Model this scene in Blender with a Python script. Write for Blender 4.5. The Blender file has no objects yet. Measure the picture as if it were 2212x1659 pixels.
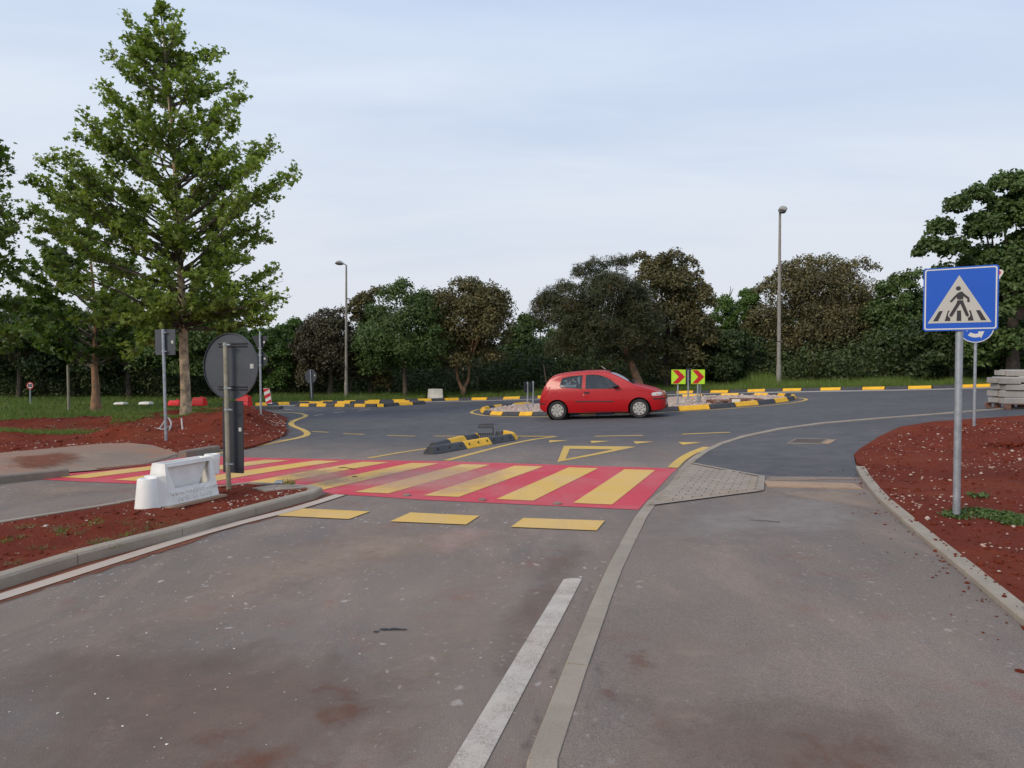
import bpy, bmesh, math, random
import numpy as np
from mathutils import Vector, Matrix, noise
R = math.radians
random.seed(5)
rng = np.random.default_rng(7)
scene = bpy.context.scene
C = scene.collection
# ------------------------------------------------------------------ camera
F = 1536.0; CX = 1106.0; CY = 829.5; EYE = 1.7
PITCH = math.atan(40.0 / F)
cam_d = bpy.data.cameras.new('camera'); cam = bpy.data.objects.new('camera', cam_d); C.objects.link(cam)
cam_d.sensor_width = 36; cam_d.lens = F / 2212 * 36; cam_d.clip_start = 0.1; cam_d.clip_end = 2000
cam.location = (0, 0, EYE); cam.rotation_euler = (R(90) - PITCH, 0, 0)
scene.camera = cam
# ------------------------------------------------------------------ sky, sun, exposure
SUN_EL, SUN_AZ = 34.0, 226.0        # azimuth clockwise from +Y: soft light from behind and left
w = bpy.data.worlds.new('World'); scene.world = w; w.use_nodes = True
nt = w.node_tree; nt.nodes.clear()
def wn(t, **k):
    n = nt.nodes.new(t)
    for a, b in k.items(): setattr(n, a, b)
    return n
out = wn('ShaderNodeOutputWorld'); bg = wn('ShaderNodeBackground'); bg.inputs[1].default_value = 0.1
sky = wn('ShaderNodeTexSky', sky_type='NISHITA', sun_disc=False, sun_elevation=R(SUN_EL), sun_rotation=R(SUN_AZ), air_density=1.0, dust_density=1.5, ozone_density=2.0)
tc = wn('ShaderNodeTexCoord'); sep = wn('ShaderNodeSeparateXYZ'); nt.links.new(tc.outputs['Generated'], sep.inputs[0])
# thin high cloud: noise stretched along the horizon
div = wn('ShaderNodeMath', operation='ADD'); div.inputs[1].default_value = 0.18; nt.links.new(sep.outputs['Z'], div.inputs[0])
dv = wn('ShaderNodeVectorMath', operation='DIVIDE'); nt.links.new(tc.outputs['Generated'], dv.inputs[0])
cmb = wn('ShaderNodeCombineXYZ')
for i in range(3): nt.links.new(div.outputs[0], cmb.inputs[i])
nt.links.new(cmb.outputs[0], dv.inputs[1])
mp = wn('ShaderNodeMapping'); mp.inputs['Scale'].default_value = (0.55, 1.5, 1.0); mp.inputs['Rotation'].default_value = (0, 0, R(12)); nt.links.new(dv.outputs[0], mp.inputs[0])
nz = wn('ShaderNodeTexNoise'); nz.inputs['Scale'].default_value = 1.1; nz.inputs['Detail'].default_value = 7; nz.inputs['Roughness'].default_value = 0.55; nz.inputs['Distortion'].default_value = 0.5
nt.links.new(mp.outputs[0], nz.inputs['Vector'])
cr = wn('ShaderNodeMapRange'); cr.inputs[1].default_value = 0.3; cr.inputs[2].default_value = 0.72; cr.inputs[3].default_value = 0.42; cr.inputs[4].default_value = 0.88
nt.links.new(nz.outputs[0], cr.inputs[0])
# more veil near the horizon
hz = wn('ShaderNodeMapRange'); hz.inputs[1].default_value = 0.0; hz.inputs[2].default_value = 0.50; hz.inputs[3].default_value = 0.62; hz.inputs[4].default_value = -0.12
nt.links.new(sep.outputs['Z'], hz.inputs[0])
ad = wn('ShaderNodeMath', operation='ADD', use_clamp=True); nt.links.new(cr.outputs[0], ad.inputs[0]); nt.links.new(hz.outputs[0], ad.inputs[1])
cc = wn('ShaderNodeMapRange', data_type='FLOAT_VECTOR')
cc.inputs[7].default_value = (0,)*3; cc.inputs[8].default_value = (0.55,)*3
cc.inputs[9].default_value = (5.85, 6.05, 6.50); cc.inputs[10].default_value = (5.95, 6.85, 8.0)
zc = wn('ShaderNodeCombineXYZ')
for i in range(3): nt.links.new(sep.outputs['Z'], zc.inputs[i])
nt.links.new(zc.outputs[0], cc.inputs[6])
base = wn('ShaderNodeMapRange', data_type='FLOAT_VECTOR')   # clear blue between the veils blends the physical sky with haze
base.inputs[7].default_value = (0,)*3; base.inputs[8].default_value = (0.5,)*3
base.inputs[9].default_value = (5.1, 5.6, 6.5); base.inputs[10].default_value = (2.9, 4.2, 7.6)
nt.links.new(zc.outputs[0], base.inputs[6])
mb = wn('ShaderNodeMix', data_type='RGBA'); mb.inputs[0].default_value = 0.65
nt.links.new(sky.outputs[0], mb.inputs[6]); nt.links.new(base.outputs[1], mb.inputs[7])
mx = wn('ShaderNodeMix', data_type='RGBA')
nt.links.new(ad.outputs[0], mx.inputs[0]); nt.links.new(mb.outputs[2], mx.inputs[6]); nt.links.new(cc.outputs[1], mx.inputs[7])
nt.links.new(mx.outputs[2], bg.inputs[0]); nt.links.new(bg.outputs[0], out.inputs[0])
sd = bpy.data.lights.new('sun', 'SUN'); so = bpy.data.objects.new('sun', sd); C.objects.link(so)
sd.energy = 1.5; sd.angle = R(18); sd.color = (1.0, 0.86, 0.68)
az = R(SUN_AZ); el = R(SUN_EL)
sv = Vector((math.sin(az) * math.cos(el), math.cos(az) * math.cos(el), math.sin(el)))
so.rotation_euler = sv.to_track_quat('Z', 'Y').to_euler(); so.location = sv * 50
scene.view_settings.view_transform = 'Standard'; scene.view_settings.look = 'None'
scene.view_settings.exposure = 0.33; scene.view_settings.gamma = 1.0; scene.view_settings.use_curve_mapping = False
scene.render.engine = 'CYCLES'; scene.render.resolution_x = 1024; scene.render.resolution_y = 768
try:
    scene.cycles.max_bounces = 6; scene.cycles.transparent_max_bounces = 8
except Exception: pass
# ------------------------------------------------------------------ terrain and projection
def sm(a, b, x):
    t = min(1, max(0, (x - a) / (b - a))); return t * t * (3 - 2 * t)
def H(x, y):
    """lie of the land: level near the viewer, the roundabout climbing to the right"""
    if y <= 11: return 0.0
    return sm(11, 17, y) * (0.045 * min(25, max(-2.5, x)) - 0.004 * (min(y, 60) - 16))
SP, CP = math.sin(PITCH), math.cos(PITCH)
def ray(px, py):
    a = (px - CX) / F; b = -(py - CY) / F
    return Vector((a, CP + b * SP, -SP + b * CP))
def G(px, py, off=0.0):
    """picture point -> point on the ground (plus off)"""
    d = ray(px, py); lo, hi = 0.5, 400.0
    f = lambda t: EYE + d.z * t - H(d.x * t, d.y * t) - off
    if f(hi) > 0: return Vector((d.x * hi, d.y * hi, H(d.x*hi, d.y*hi) + off))
    t = lo; last = lo
    while t < hi and f(t) > 0: last = t; t = t * 1.05
    lo, hi = last, t
    for _ in range(40):
        m = (lo + hi) / 2
        if f(m) > 0: lo = m
        else: hi = m
    return d * lo + Vector((0, 0, EYE))
def at(px, py, Y):
    """picture point -> point at distance Y ahead"""
    d = ray(px, py); return d * (Y / d.y) + Vector((0, 0, EYE))
# ------------------------------------------------------------------ materials
def new_mat(name):
    m = bpy.data.materials.new(name); m.use_nodes = True
    n = m.node_tree; b = n.nodes['Principled BSDF']; return m, n, b
def nd(n, t, **k):
    x = n.nodes.new(t)
    for a, b in k.items(): setattr(x, a, b)
    return x
def coords(n, obj=False):
    if obj: return nd(n, 'ShaderNodeTexCoord').outputs['Object']
    return nd(n, 'ShaderNodeNewGeometry').outputs['Position']
def noise_n(n, vec, scale, detail=4, rough=0.6, dist=0.0, lo=0.35, hi=0.65, a=0.0, b=1.0, stretch=None):
    if stretch:
        mpn = nd(n, 'ShaderNodeMapping'); mpn.inputs['Scale'].default_value = stretch[:3]
        if len(stretch) > 3: mpn.inputs['Rotation'].default_value = (0, 0, stretch[3])
        n.links.new(vec, mpn.inputs[0]); vec = mpn.outputs[0]
    t = nd(n, 'ShaderNodeTexNoise'); t.inputs['Scale'].default_value = scale; t.inputs['Detail'].default_value = detail
    t.inputs['Roughness'].default_value = rough; t.inputs['Distortion'].default_value = dist
    n.links.new(vec, t.inputs['Vector'])
    r = nd(n, 'ShaderNodeMapRange'); r.inputs[1].default_value = lo; r.inputs[2].default_value = hi; r.inputs[3].default_value = a; r.inputs[4].default_value = b
    n.links.new(t.outputs[0], r.inputs[0]); return r.outputs[0]
def spots(n, vec, scale, size, soft=0.02, dist=0.0):
    """scattered round-ish spots: 1 inside"""
    v = nd(n, 'ShaderNodeTexVoronoi'); v.inputs['Scale'].default_value = scale; n.links.new(vec, v.inputs['Vector'])
    r = nd(n, 'ShaderNodeMapRange'); r.inputs[1].default_value = size; r.inputs[2].default_value = size - soft
    n.links.new(v.outputs['Distance'], r.inputs[0]); return r.outputs[0]
def mul(n, a, b, op='MULTIPLY', clamp=True):
    m = nd(n, 'ShaderNodeMath', operation=op, use_clamp=clamp)
    for i, s in enumerate((a, b)):
        if isinstance(s, (int, float)): m.inputs[i].default_value = s
        else: n.links.new(s, m.inputs[i])
    return m.outputs[0]
def col(c): return (c[0], c[1], c[2], 1)
def mixc(n, fac, a, b, mode='MIX'):
    m = nd(n, 'ShaderNodeMix', data_type='RGBA', blend_type=mode)
    for i, s in ((0, fac), (6, a), (7, b)):
        if isinstance(s, (int, float)): m.inputs[i].default_value = s
        elif isinstance(s, tuple): m.inputs[i].default_value = col(s)
        else: n.links.new(s, m.inputs[i])
    return m.outputs[2]
def bump(n, b, h, strength=0.3, dist=0.01):
    x = nd(n, 'ShaderNodeBump'); x.inputs['Strength'].default_value = strength; x.inputs['Distance'].default_value = dist
    n.links.new(h, x.inputs['Height']); n.links.new(x.outputs[0], b.inputs['Normal'])
def simple(name, c, rough=0.6, metal=0.0, var=0.15, scale=3.0, c2=None, obj=False, spec=0.5, coat=0, bstr=0.0, bscale=40):
    m, n, b = new_mat(name)
    v = coords(n, obj)
    f = noise_n(n, v, scale, 5)
    c2 = c2 or tuple(x * (1 - var) for x in c)
    n.links.new(mixc(n, f, tuple(min(1, x * (1 + var * .5)) for x in c), c2), b.inputs['Base Color'])
    b.inputs['Roughness'].default_value = rough; b.inputs['Metallic'].default_value = metal
    b.inputs['Specular IOR Level'].default_value = spec; b.inputs['Coat Weight'].default_value = coat
    if bstr: bump(n, b, noise_n(n, v, bscale, 3), bstr, 0.005)
    return m
M = {}
def asphalt(name, old):
    m, n, b = new_mat(name); v = coords(n)
    grain = noise_n(n, v, 260, 2, 0.7, lo=.3, hi=.7)
    grain2 = noise_n(n, v, 90, 3, 0.7, lo=.3, hi=.7)
    big = noise_n(n, v, 0.55, 5, 0.6, 0.4, stretch=(1, .6, 1, .25)); mid = noise_n(n, v, 2.6, 5, 0.65, .3)
    OLD = mixc(n, big, (.290, .230, .188), (.225, .182, .150))
    OLD = mixc(n, mul(n, noise_n(n, v, .9, 9, .74, .6, .50, .72, stretch=(1.4, .5, 1, .35)), .8), OLD, (.38, .275, .21))   # tan dust
    OLD = mixc(n, mul(n, noise_n(n, v, .7, 8, .7, .5, .50, .66, stretch=(1.3, .45, 1, .3)), .5), OLD, (.170, .150, .145))
    NEW = mixc(n, mid, (.100, .098, .104), (.132, .126, .127))
    NEW = mixc(n, mul(n, noise_n(n, v, .9, 6, .6, .5, .52, .72, stretch=(1, 2.6, 1)), .4), NEW, (.20, .17, .15))
    if old == 'road':
        sp = nd(n, 'ShaderNodeSeparateXYZ'); n.links.new(v, sp.inputs[0])
        # new surface starts beyond the crossing: along y + 0.26 x
        s = mul(n, sp.outputs['X'], .20, clamp=False); s = mul(n, s, sp.outputs['Y'], 'ADD', False)
        wob = noise_n(n, v, .45, 5, .6, .4, 0, 1, -1.6, 1.6); s = mul(n, s, wob, 'ADD', False)
        r = nd(n, 'ShaderNodeMapRange', interpolation_type='SMOOTHSTEP'); r.inputs[1].default_value = 11.6; r.inputs[2].default_value = 17.5
        n.links.new(s, r.inputs[0]); c = mixc(n, r.outputs[0], OLD, NEW); oldness = mul(n, 1.0, r.outputs[0], 'SUBTRACT')
    elif old == 'old': c = OLD; oldness = 1.0
    else: c = NEW; oldness = 0.12
    # white paint drips and lime splashes, smeared along the traffic
    reg = noise_n(n, v, .5, 4, .6, .4, .42, .58)
    st = nd(n, 'ShaderNodeMapping'); st.inputs['Scale'].default_value = (.9, .62, 1); st.inputs['Rotation'].default_value = (0, 0, -.4)
    dn = nd(n, 'ShaderNodeTexNoise'); dn.inputs['Scale'].default_value = 9; n.links.new(v, dn.inputs['Vector'])
    va = nd(n, 'ShaderNodeVectorMath', operation='SCALE'); va.inputs['Scale'].default_value = .12; n.links.new(dn.outputs['Color'], va.inputs[0])
    vb = nd(n, 'ShaderNodeVectorMath', operation='ADD'); n.links.new(v, vb.inputs[0]); n.links.new(va.outputs[0], vb.inputs[1])
    n.links.new(vb.outputs[0], st.inputs[0])
    s1 = mul(n, spots(n, st.outputs[0], 5.5, .13, .07), reg); s2 = mul(n, spots(n, st.outputs[0], 14, .17, .10), reg)
    s3 = mul(n, mul(n, spots(n, st.outputs[0], 30, .16, .1), .6), noise_n(n, v, 1.2, 3, lo=.4, hi=.6))
    smear = mul(n, mul(n, noise_n(n, v, 2.2, 6, .75, .8, .63, .78, stretch=(1, 1.8, 1, .3)), reg), .7)
    s = mul(n, mul(n, mul(n, s1, s2, 'MAXIMUM'), s3, 'MAXIMUM'), smear, 'MAXIMUM')
    s = mul(n, mul(n, s, oldness), .9 if old == 'road' else .40)
    c = mixc(n, s, c, (.62, .55, .50))
    red = mul(n, mul(n, noise_n(n, v, 1.3, 8, .75, .3, .55, .72), oldness), .6)   # red earth trodden in
    c = mixc(n, red, c, (.27, .10, .06))
    c = mixc(n, mul(n, mul(n, spots(n, v, 75, .3, .2), noise_n(n, v, 3, 2)), .45), c, (.46, .40, .36))
    g3 = noise_n(n, v, 150, 3, .8, 0, .34, .66, .62, 1.30)
    gv = nd(n, 'ShaderNodeCombineXYZ')
    for i in range(3): n.links.new(g3, gv.inputs[i])
    c = mixc(n, 1.0, c, gv.outputs[0], 'MULTIPLY')
    tint = noise_n(n, v, .23, 4, .55, .8, .36, .64, .93, 1.07); tv = nd(n, 'ShaderNodeCombineXYZ')
    for i in range(3): n.links.new(tint, tv.inputs[i])
    c = mixc(n, 1.0, c, tv.outputs[0], 'MULTIPLY')
    c = mixc(n, mul(n, grain, .30), c, mixc(n, .5, c, (.03, .028, .028)))
    n.links.new(c, b.inputs['Base Color']); b.inputs['Roughness'].default_value = .85; b.inputs['Specular IOR Level'].default_value = .3
    hh = mul(n, grain, mul(n, grain2, .6), 'ADD', False)
    bump(n, b, hh, .5, .006)
    return m
M['road'] = asphalt('road_asphalt', 'road'); M['walk_old'] = asphalt('pavement_asphalt', 'old'); M['walk_new'] = asphalt('fresh_asphalt', 'new')
def paint(name, c, wear=(.2, .17, .155), amt=.5, lo=.55, hi=.72, dust=.5, dustc=(.52, .40, .28), gl=0.0):
    m, n, b = new_mat(name); v = coords(n)
    w1 = noise_n(n, v, 1.1, 6, .65, .4, .42, .70); w2 = noise_n(n, v, 110, 3, .8, 0, lo, hi)
    cc = mixc(n, mul(n, w1, dust), c, dustc)
    cc = mixc(n, mul(n, noise_n(n, v, .45, 3, .5, .2, .45, .6), .35), cc, tuple(x*.86 for x in c))
    trk = mul(n, noise_n(n, v, .55, 7, .7, .3, .50, .70, stretch=(2.2, .22, 1, -.35)), dust * .9); cc = mixc(n, trk, cc, tuple(a_ * .5 + b_ * .5 for a_, b_ in zip(c, (.34, .27, .24))))
    cc = mixc(n, mul(n, noise_n(n, v, 160, 2, .8, 0, .5, .7), .22), cc, tuple(x * .55 for x in c))
    pk = mul(n, mul(n, w2, noise_n(n, v, 5, 5, .7, .2, .35, .65)), amt)
    sp = nd(n, 'ShaderNodeMapping'); sp.inputs['Scale'].default_value = (1, 2.2, 1); n.links.new(v, sp.inputs[0])
    scr = mul(n, noise_n(n, sp.outputs[0], 6, 8, .8, .6, .62, .70), amt * 1.1)
    cc = mixc(n, mul(n, pk, scr, 'MAXIMUM'), cc, wear)
    n.links.new(cc, b.inputs['Base Color']); b.inputs['Roughness'].default_value = .7
    bump(n, b, noise_n(n, v, 220, 2, lo=.3, hi=.7), .3, .004)
    return m
M['p_red'] = paint('red_road_paint', (.62, .034, .060), wear=(.42, .25, .25), amt=.42, lo=.5, hi=.8, dust=.5, dustc=(.50, .20, .18))
M['p_yel'] = paint('yellow_road_paint', (.74, .45, .090), wear=(.40, .31, .2), amt=.3, dust=.7, dustc=(.70, .47, .23))
M['p_yel2'] = paint('yellow_line_paint', (.66, .42, .08), amt=.35, dust=.6, dustc=(.55, .36, .13))
M['p_white'] = paint('worn_white_paint', (.56, .50, .425), wear=(.22, .17, .14), amt=1.0, lo=.40, hi=.60, dust=.6, dustc=(.56, .44, .34))
M['p_white2'] = paint('dusty_white_line', (.54, .45, .36), wear=(.27, .19, .15), amt=.8, dust=.8, dustc=(.55, .38, .28))
def concrete(name, c, stain=(.16, .11, .08), s=.5):
    m, n, b = new_mat(name); v = coords(n)
    k = mixc(n, noise_n(n, v, 2.5, 6, .65, .3), c, tuple(x * .74 for x in c))
    k = mixc(n, mul(n, noise_n(n, v, 1.6, 5, .6, .5, .52, .7), s), k, stain)
    k = mixc(n, mul(n, spots(n, v, 60, .22, .1), .35), k, tuple(x * .5 for x in c))
    k = mixc(n, mul(n, noise_n(n, v, 150, 2, lo=.4, hi=.65), .25), k, tuple(min(1, x * 1.35) for x in c))
    rp = nd(n, 'ShaderNodeObjectInfo').outputs['Random']
    k = mixc(n, mul(n, rp, .22), k, tuple(x*.7 for x in c))
    n.links.new(k, b.inputs['Base Color']); b.inputs['Roughness'].default_value = .9; b.inputs['Specular IOR Level'].default_value = .25
    bump(n, b, noise_n(n, v, 70, 4, .7, lo=.3, hi=.7), .35, .006)
    return m
M['kerb'] = concrete('kerb_concrete', (.38, .32, .25), (.30, .17, .11), .35)
M['kerb_d'] = concrete('weathered_kerb', (.27, .225, .18), (.20, .13, .10), .4)
M['paver'] = concrete('paver_concrete', (.37, .305, .245), (.30, .21, .15), .4)
M['slab'] = concrete('tan_slab', (.44, .30, .20), (.34, .16, .09), .4)
M['cblock'] = concrete('pale_concrete', (.44, .41, .37), (.25, .19, .15), .4)
M['white_block'] = simple('whitewashed_concrete', (.80, .77, .70), .85, c2=(.66, .61, .53), scale=2.5)
def walk_left():
    m, n, b = new_mat('earth_stained_pavement'); v = coords(n)
    k = mixc(n, noise_n(n, v, .7, 6, .6, .6, .42, .6), (.36, .20, .125), (.30, .20, .14))
    k = mixc(n, mul(n, noise_n(n, v, 1.5, 5, .7, .3, .55, .7), .5), k, (.30, .13, .08))
    k = mixc(n, mul(n, noise_n(n, v, 180, 2), .3), k, (.12, .08, .06))
    n.links.new(k, b.inputs['Base Color']); b.inputs['Roughness'].default_value = .9
    bump(n, b, noise_n(n, v, 130, 3), .3, .005); return m
M['walk_left'] = walk_left()
def walk_l2():
    m, n, b = new_mat('footway_patch_paving'); v = coords(n)
    k = mixc(n, noise_n(n, v, 1.2, 6, .65, .4, .42, .6), (.32, .225, .155), (.26, .19, .14)); k = mixc(n, mul(n, noise_n(n, v, 180, 2), .35), k, (.13, .09, .07))
    n.links.new(k, b.inputs['Base Color']); b.inputs['Roughness'].default_value = .9; return m
M['walk_l2'] = walk_l2()
def soil():
    m, n, b = new_mat('red_earth'); v = coords(n)
    k = mixc(n, noise_n(n, v, 1.2, 7, .65, .4, .35, .65), (.225, .040, .017), (.150, .027, .013))
    k = mixc(n, mul(n, noise_n(n, v, .5, 5, .6, .5, .5, .68), .5), k, (.30, .080, .036))
    k = mixc(n, mul(n, noise_n(n, v, 22, 5, .75, 0, .35, .6), .5), k, (.110, .020, .010))
    k = mixc(n, mul(n, spots(n, v, 28, .22, .12), mul(n, noise_n(n, v, 1.4, 3, lo=.48, hi=.6), .55)), k, (.42, .20, .13))
    n.links.new(k, b.inputs['Base Color']); b.inputs['Roughness'].default_value = .95; b.inputs['Specular IOR Level'].default_value = .15
    hh = mul(n, noise_n(n, v, 14, 8, .75, .2, .2, .8), mul(n, noise_n(n, v, 60, 4, .8, lo=.2, hi=.8), .4), 'ADD', False)
    bump(n, b, hh, .8, .02); return m
M['soil'] = soil()
def turf():
    m, n, b = new_mat('grassy_ground'); v = coords(n)
    k = mixc(n, noise_n(n, v, .6, 6, .65, .4), (.050, .075, .018), (.075, .095, .028))
    k = mixc(n, mul(n, noise_n(n, v, 1.1, 5, .6, .3, .58, .7), .55), k, (.13, .062, .028))
    k = mixc(n, mul(n, noise_n(n, v, 25, 4), .5), k, (.025, .035, .010))
    n.links.new(k, b.inputs['Base Color']); b.inputs['Roughness'].default_value = 1; b.inputs['Specular IOR Level'].default_value = .1
    bump(n, b, noise_n(n, v, 20, 6, .8), 1, .05); return m
M['turf'] = turf()
def foliage(name, dark, light, tip=None, tipamt=.4, trans=.35, sc=.9):
    m, n, b = new_mat(name); v = coords(n)
    rnd = nd(n, 'ShaderNodeNewGeometry').outputs['Random Per Island']
    k = mixc(n, rnd, dark, light)
    k = mixc(n, mul(n, noise_n(n, v, sc, 3, .6, .2, .42, .62), .55), k, tuple(x * 1.12 for x in light))
    k = mixc(n, mul(n, noise_n(n, v, sc * .6, 2, .5, .2, .5, .62), .45), k, dark)
    if tip:
        t = mul(n, noise_n(n, v, sc * 1.9, 3, .6, .3, .50, .64), tipamt)
        t2 = nd(n, 'ShaderNodeMath', operation='GREATER_THAN'); t2.inputs[1].default_value = .45; n.links.new(rnd, t2.inputs[0])
        k = mixc(n, mul(n, t, t2.outputs[0]), k, tip)
    n.links.new(k, b.inputs['Base Color']); b.inputs['Roughness'].default_value = .5; b.inputs['Specular IOR Level'].default_value = .35
    tr = nd(n, 'ShaderNodeBsdfTranslucent'); n.links.new(mixc(n, 1.0, k, (1.0, 1.15, .55), 'MULTIPLY'), tr.inputs[0])
    mixs = nd(n, 'ShaderNodeMixShader'); mixs.inputs[0].default_value = trans
    o = n.nodes['Material Output']; n.links.new(b.outputs[0], mixs.inputs[1]); n.links.new(tr.outputs[0], mixs.inputs[2]); n.links.new(mixs.outputs[0], o.inputs[0])
    return m
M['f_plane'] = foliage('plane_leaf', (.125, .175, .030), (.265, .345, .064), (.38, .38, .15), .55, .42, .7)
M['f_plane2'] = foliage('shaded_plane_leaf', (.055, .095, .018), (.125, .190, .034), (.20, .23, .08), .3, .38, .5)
M['f_oakbrown'] = foliage('holm_oak_leaf', (.070, .068, .028), (.155, .138, .055), (.28, .20, .07), .5, .2, .8)
M['f_oakdark'] = foliage('dark_oak_leaf', (.048, .044, .025), (.105, .090, .048), (.14, .11, .07), .4, .15, .8)
M['f_green'] = foliage('mid_green_leaf', (.050, .085, .025), (.115, .175, .048), (.13, .19, .06), .35, .25, .7)
M['f_bright'] = foliage('fresh_green_leaf', (.055, .100, .024), (.13, .22, .05), (.19, .26, .09), .5, .35, .7)
M['f_cream'] = foliage('budding_oak_leaf', (.070, .066, .030), (.155, .135, .058), (.34, .28, .12), .7, .2, .75)
M['f_pine'] = foliage('pine_needle', (.032, .044, .018), (.070, .078, .028), (.17, .095, .035), .55, .15, .5)
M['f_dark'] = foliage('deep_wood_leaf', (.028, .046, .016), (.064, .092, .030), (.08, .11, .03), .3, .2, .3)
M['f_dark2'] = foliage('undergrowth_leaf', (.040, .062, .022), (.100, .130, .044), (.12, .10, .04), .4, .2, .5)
M['f_grass'] = foliage('grass_blade', (.095, .150, .028), (.190, .260, .060), (.20, .20, .08), .4, .35, .4)
M['f_dry'] = foliage('dry_grass_blade', (.13, .13, .05), (.26, .23, .11), None, .4, .3, .6)
M['bark_plane'] = simple('plane_bark', (.52, .39, .25), .9, c2=(.19, .15, .11), scale=5, var=.3, bstr=.5, bscale=18)
M['bark_warm'] = simple('peeling_bark', (.33, .17, .09), .9, c2=(.12, .09, .06), scale=4, var=.3, bstr=.5, bscale=18)
M['bark_branch'] = simple('branch_bark', (.13, .11, .08), .9, c2=(.08, .065, .05), scale=5)
M['bark'] = simple('dark_bark', (.13, .10, .075), .95, c2=(.07, .055, .045), scale=6, bstr=.6, bscale=20)
M['galv'] = simple('galvanised_steel', (.40, .43, .45), .45, .55, c2=(.30, .33, .35), scale=12)
M['galv_y'] = simple('weathered_pole_steel', (.36, .33, .25), .5, .45, c2=(.26, .24, .18), scale=9)
M['signback'] = simple('grey_sign_back', (.060, .068, .080), .55, 0, c2=(.05, .056, .066), scale=4)
M['signback_d'] = simple('dark_sign_back', (.028, .031, .040), .55, 0, scale=4)
M['blue'] = simple('sign_blue', (.002, .09, .52), .35, var=.06)
M['white'] = simple('sign_white', (.66, .66, .62), .4, var=.05)
M['sgrey'] = simple('sign_triangle_white', (.50, .49, .44), .4, var=.04)
M['ink'] = simple('sign_black', (.022, .018, .022), .5, var=.05)
M['sred'] = simple('sign_red', (.55, .012, .02), .4, var=.05)
M['lime'] = simple('sign_fluorescent_yellow', (.50, .80, .03), .4, var=.04)
M['sticker'] = simple('pale_sticker', (.50, .50, .47), .5)
M['rub_k'] = simple('black_rubber', (.030, .031, .036), .6, c2=(.06, .057, .057), scale=6, var=.2, bstr=.1)
M['rub_y'] = simple('yellow_rubber', (.86, .47, .012), .55, c2=(.74, .39, .02), scale=5)
M['plast_w'] = simple('white_plastic', (.82, .81, .77), .5, c2=(.76, .74, .69), scale=4, bstr=.08)
M['plast_r'] = simple('red_plastic', (.80, .02, .025), .45)
M['lampgrey'] = simple('lamp_housing', (.34, .34, .31), .55)
M['lamppole'] = simple('lamp_pole', (.30, .28, .25), .6, c2=(.24, .22, .19), scale=5)
M['lampglass'] = simple('lamp_lens', (.16, .14, .15), .2)
M['wood'] = simple('pallet_wood', (.25, .13, .09), .85, c2=(.16, .08, .06), scale=8)
M['gravel'] = simple('pale_gravel', (.50, .42, .35), .9, c2=(.38, .26, .21), scale=5)
M['stone'] = simple('white_rubble', (.52, .43, .36), .9, c2=(.36, .20, .14), scale=7)
M['pipe'] = simple('grey_conduit', (.42, .38, .35), .5)
M['iron'] = simple('rusty_iron', (.10, .06, .045), .7, .3, c2=(.06, .045, .04), scale=15)
M['tar'] = simple('black_tar', (.02, .02, .02), .6)
# car
def carpaint():
    m, n, b = new_mat('red_car_paint'); b.inputs['Base Color'].default_value = (.50, .006, .012, 1)
    v = coords(n, True); k = mixc(n, mul(n, noise_n(n, v, 3, 4), .25), (.44, .004, .008), (.37, .008, .010))
    n.links.new(k, b.inputs['Base Color']); b.inputs['Roughness'].default_value = .38; b.inputs['Coat Weight'].default_value = .35; b.inputs['Coat Roughness'].default_value = .10; b.inputs['Specular IOR Level'].default_value = .3; return m
M['car'] = carpaint()
M['trim'] = simple('black_trim', (.022, .020, .022), .55)
M['redtrim'] = simple('dark_red_seam', (.10, .004, .006), .6)
M['tyre'] = simple('tyre_rubber', (.028, .025, .025), .85)
M['hub'] = simple('silver_hubcap', (.52, .50, .46), .35, .4)
M['interior'] = simple('cabin_fabric', (.05, .055, .065), .9)
M['lamp'] = simple('headlamp_lens', (.62, .62, .60), .15, 0, spec=.8)
M['amber'] = simple('amber_lens', (.75, .20, .06), .25)
M['tail'] = simple('tail_lens', (.55, .01, .01), .25)
def glass(name, tint, amt):
    m, n, b = new_mat(name); o = n.nodes['Material Output']; n.nodes.remove(b)
    t = nd(n, 'ShaderNodeBsdfTransparent'); t.inputs[0].default_value = col(tint)
    g = nd(n, 'ShaderNodeBsdfGlossy'); g.inputs['Roughness'].default_value = .06
    fr = nd(n, 'ShaderNodeLayerWeight'); pw = mul(n, fr.outputs['Facing'], 3.0, 'POWER')
    f = mul(n, mul(n, pw, .6), amt, 'ADD'); mm = nd(n, 'ShaderNodeMixShader'); n.links.new(f, mm.inputs[0])
    n.links.new(t.outputs[0], mm.inputs[1]); n.links.new(g.outputs[0], mm.inputs[2]); n.links.new(mm.outputs[0], o.inputs[0]); return m
M['glass'] = glass('car_glass', (.45, .50, .50), .10); M['glass_w'] = glass('windscreen_glass', (.5, .55, .58), .30)
M['skin'] = simple('skin', (.50, .28, .19), .6); M['shirt'] = simple('pale_yellow_shirt', (.62, .58, .36), .9); M['hair'] = simple('brown_hair', (.05, .03, .02), .7)
M['decal_w'] = simple('sunshade_print', (.42, .46, .50), .7); M['decal_y'] = simple('sunshade_sun', (.60, .42, .10), .7)
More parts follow.
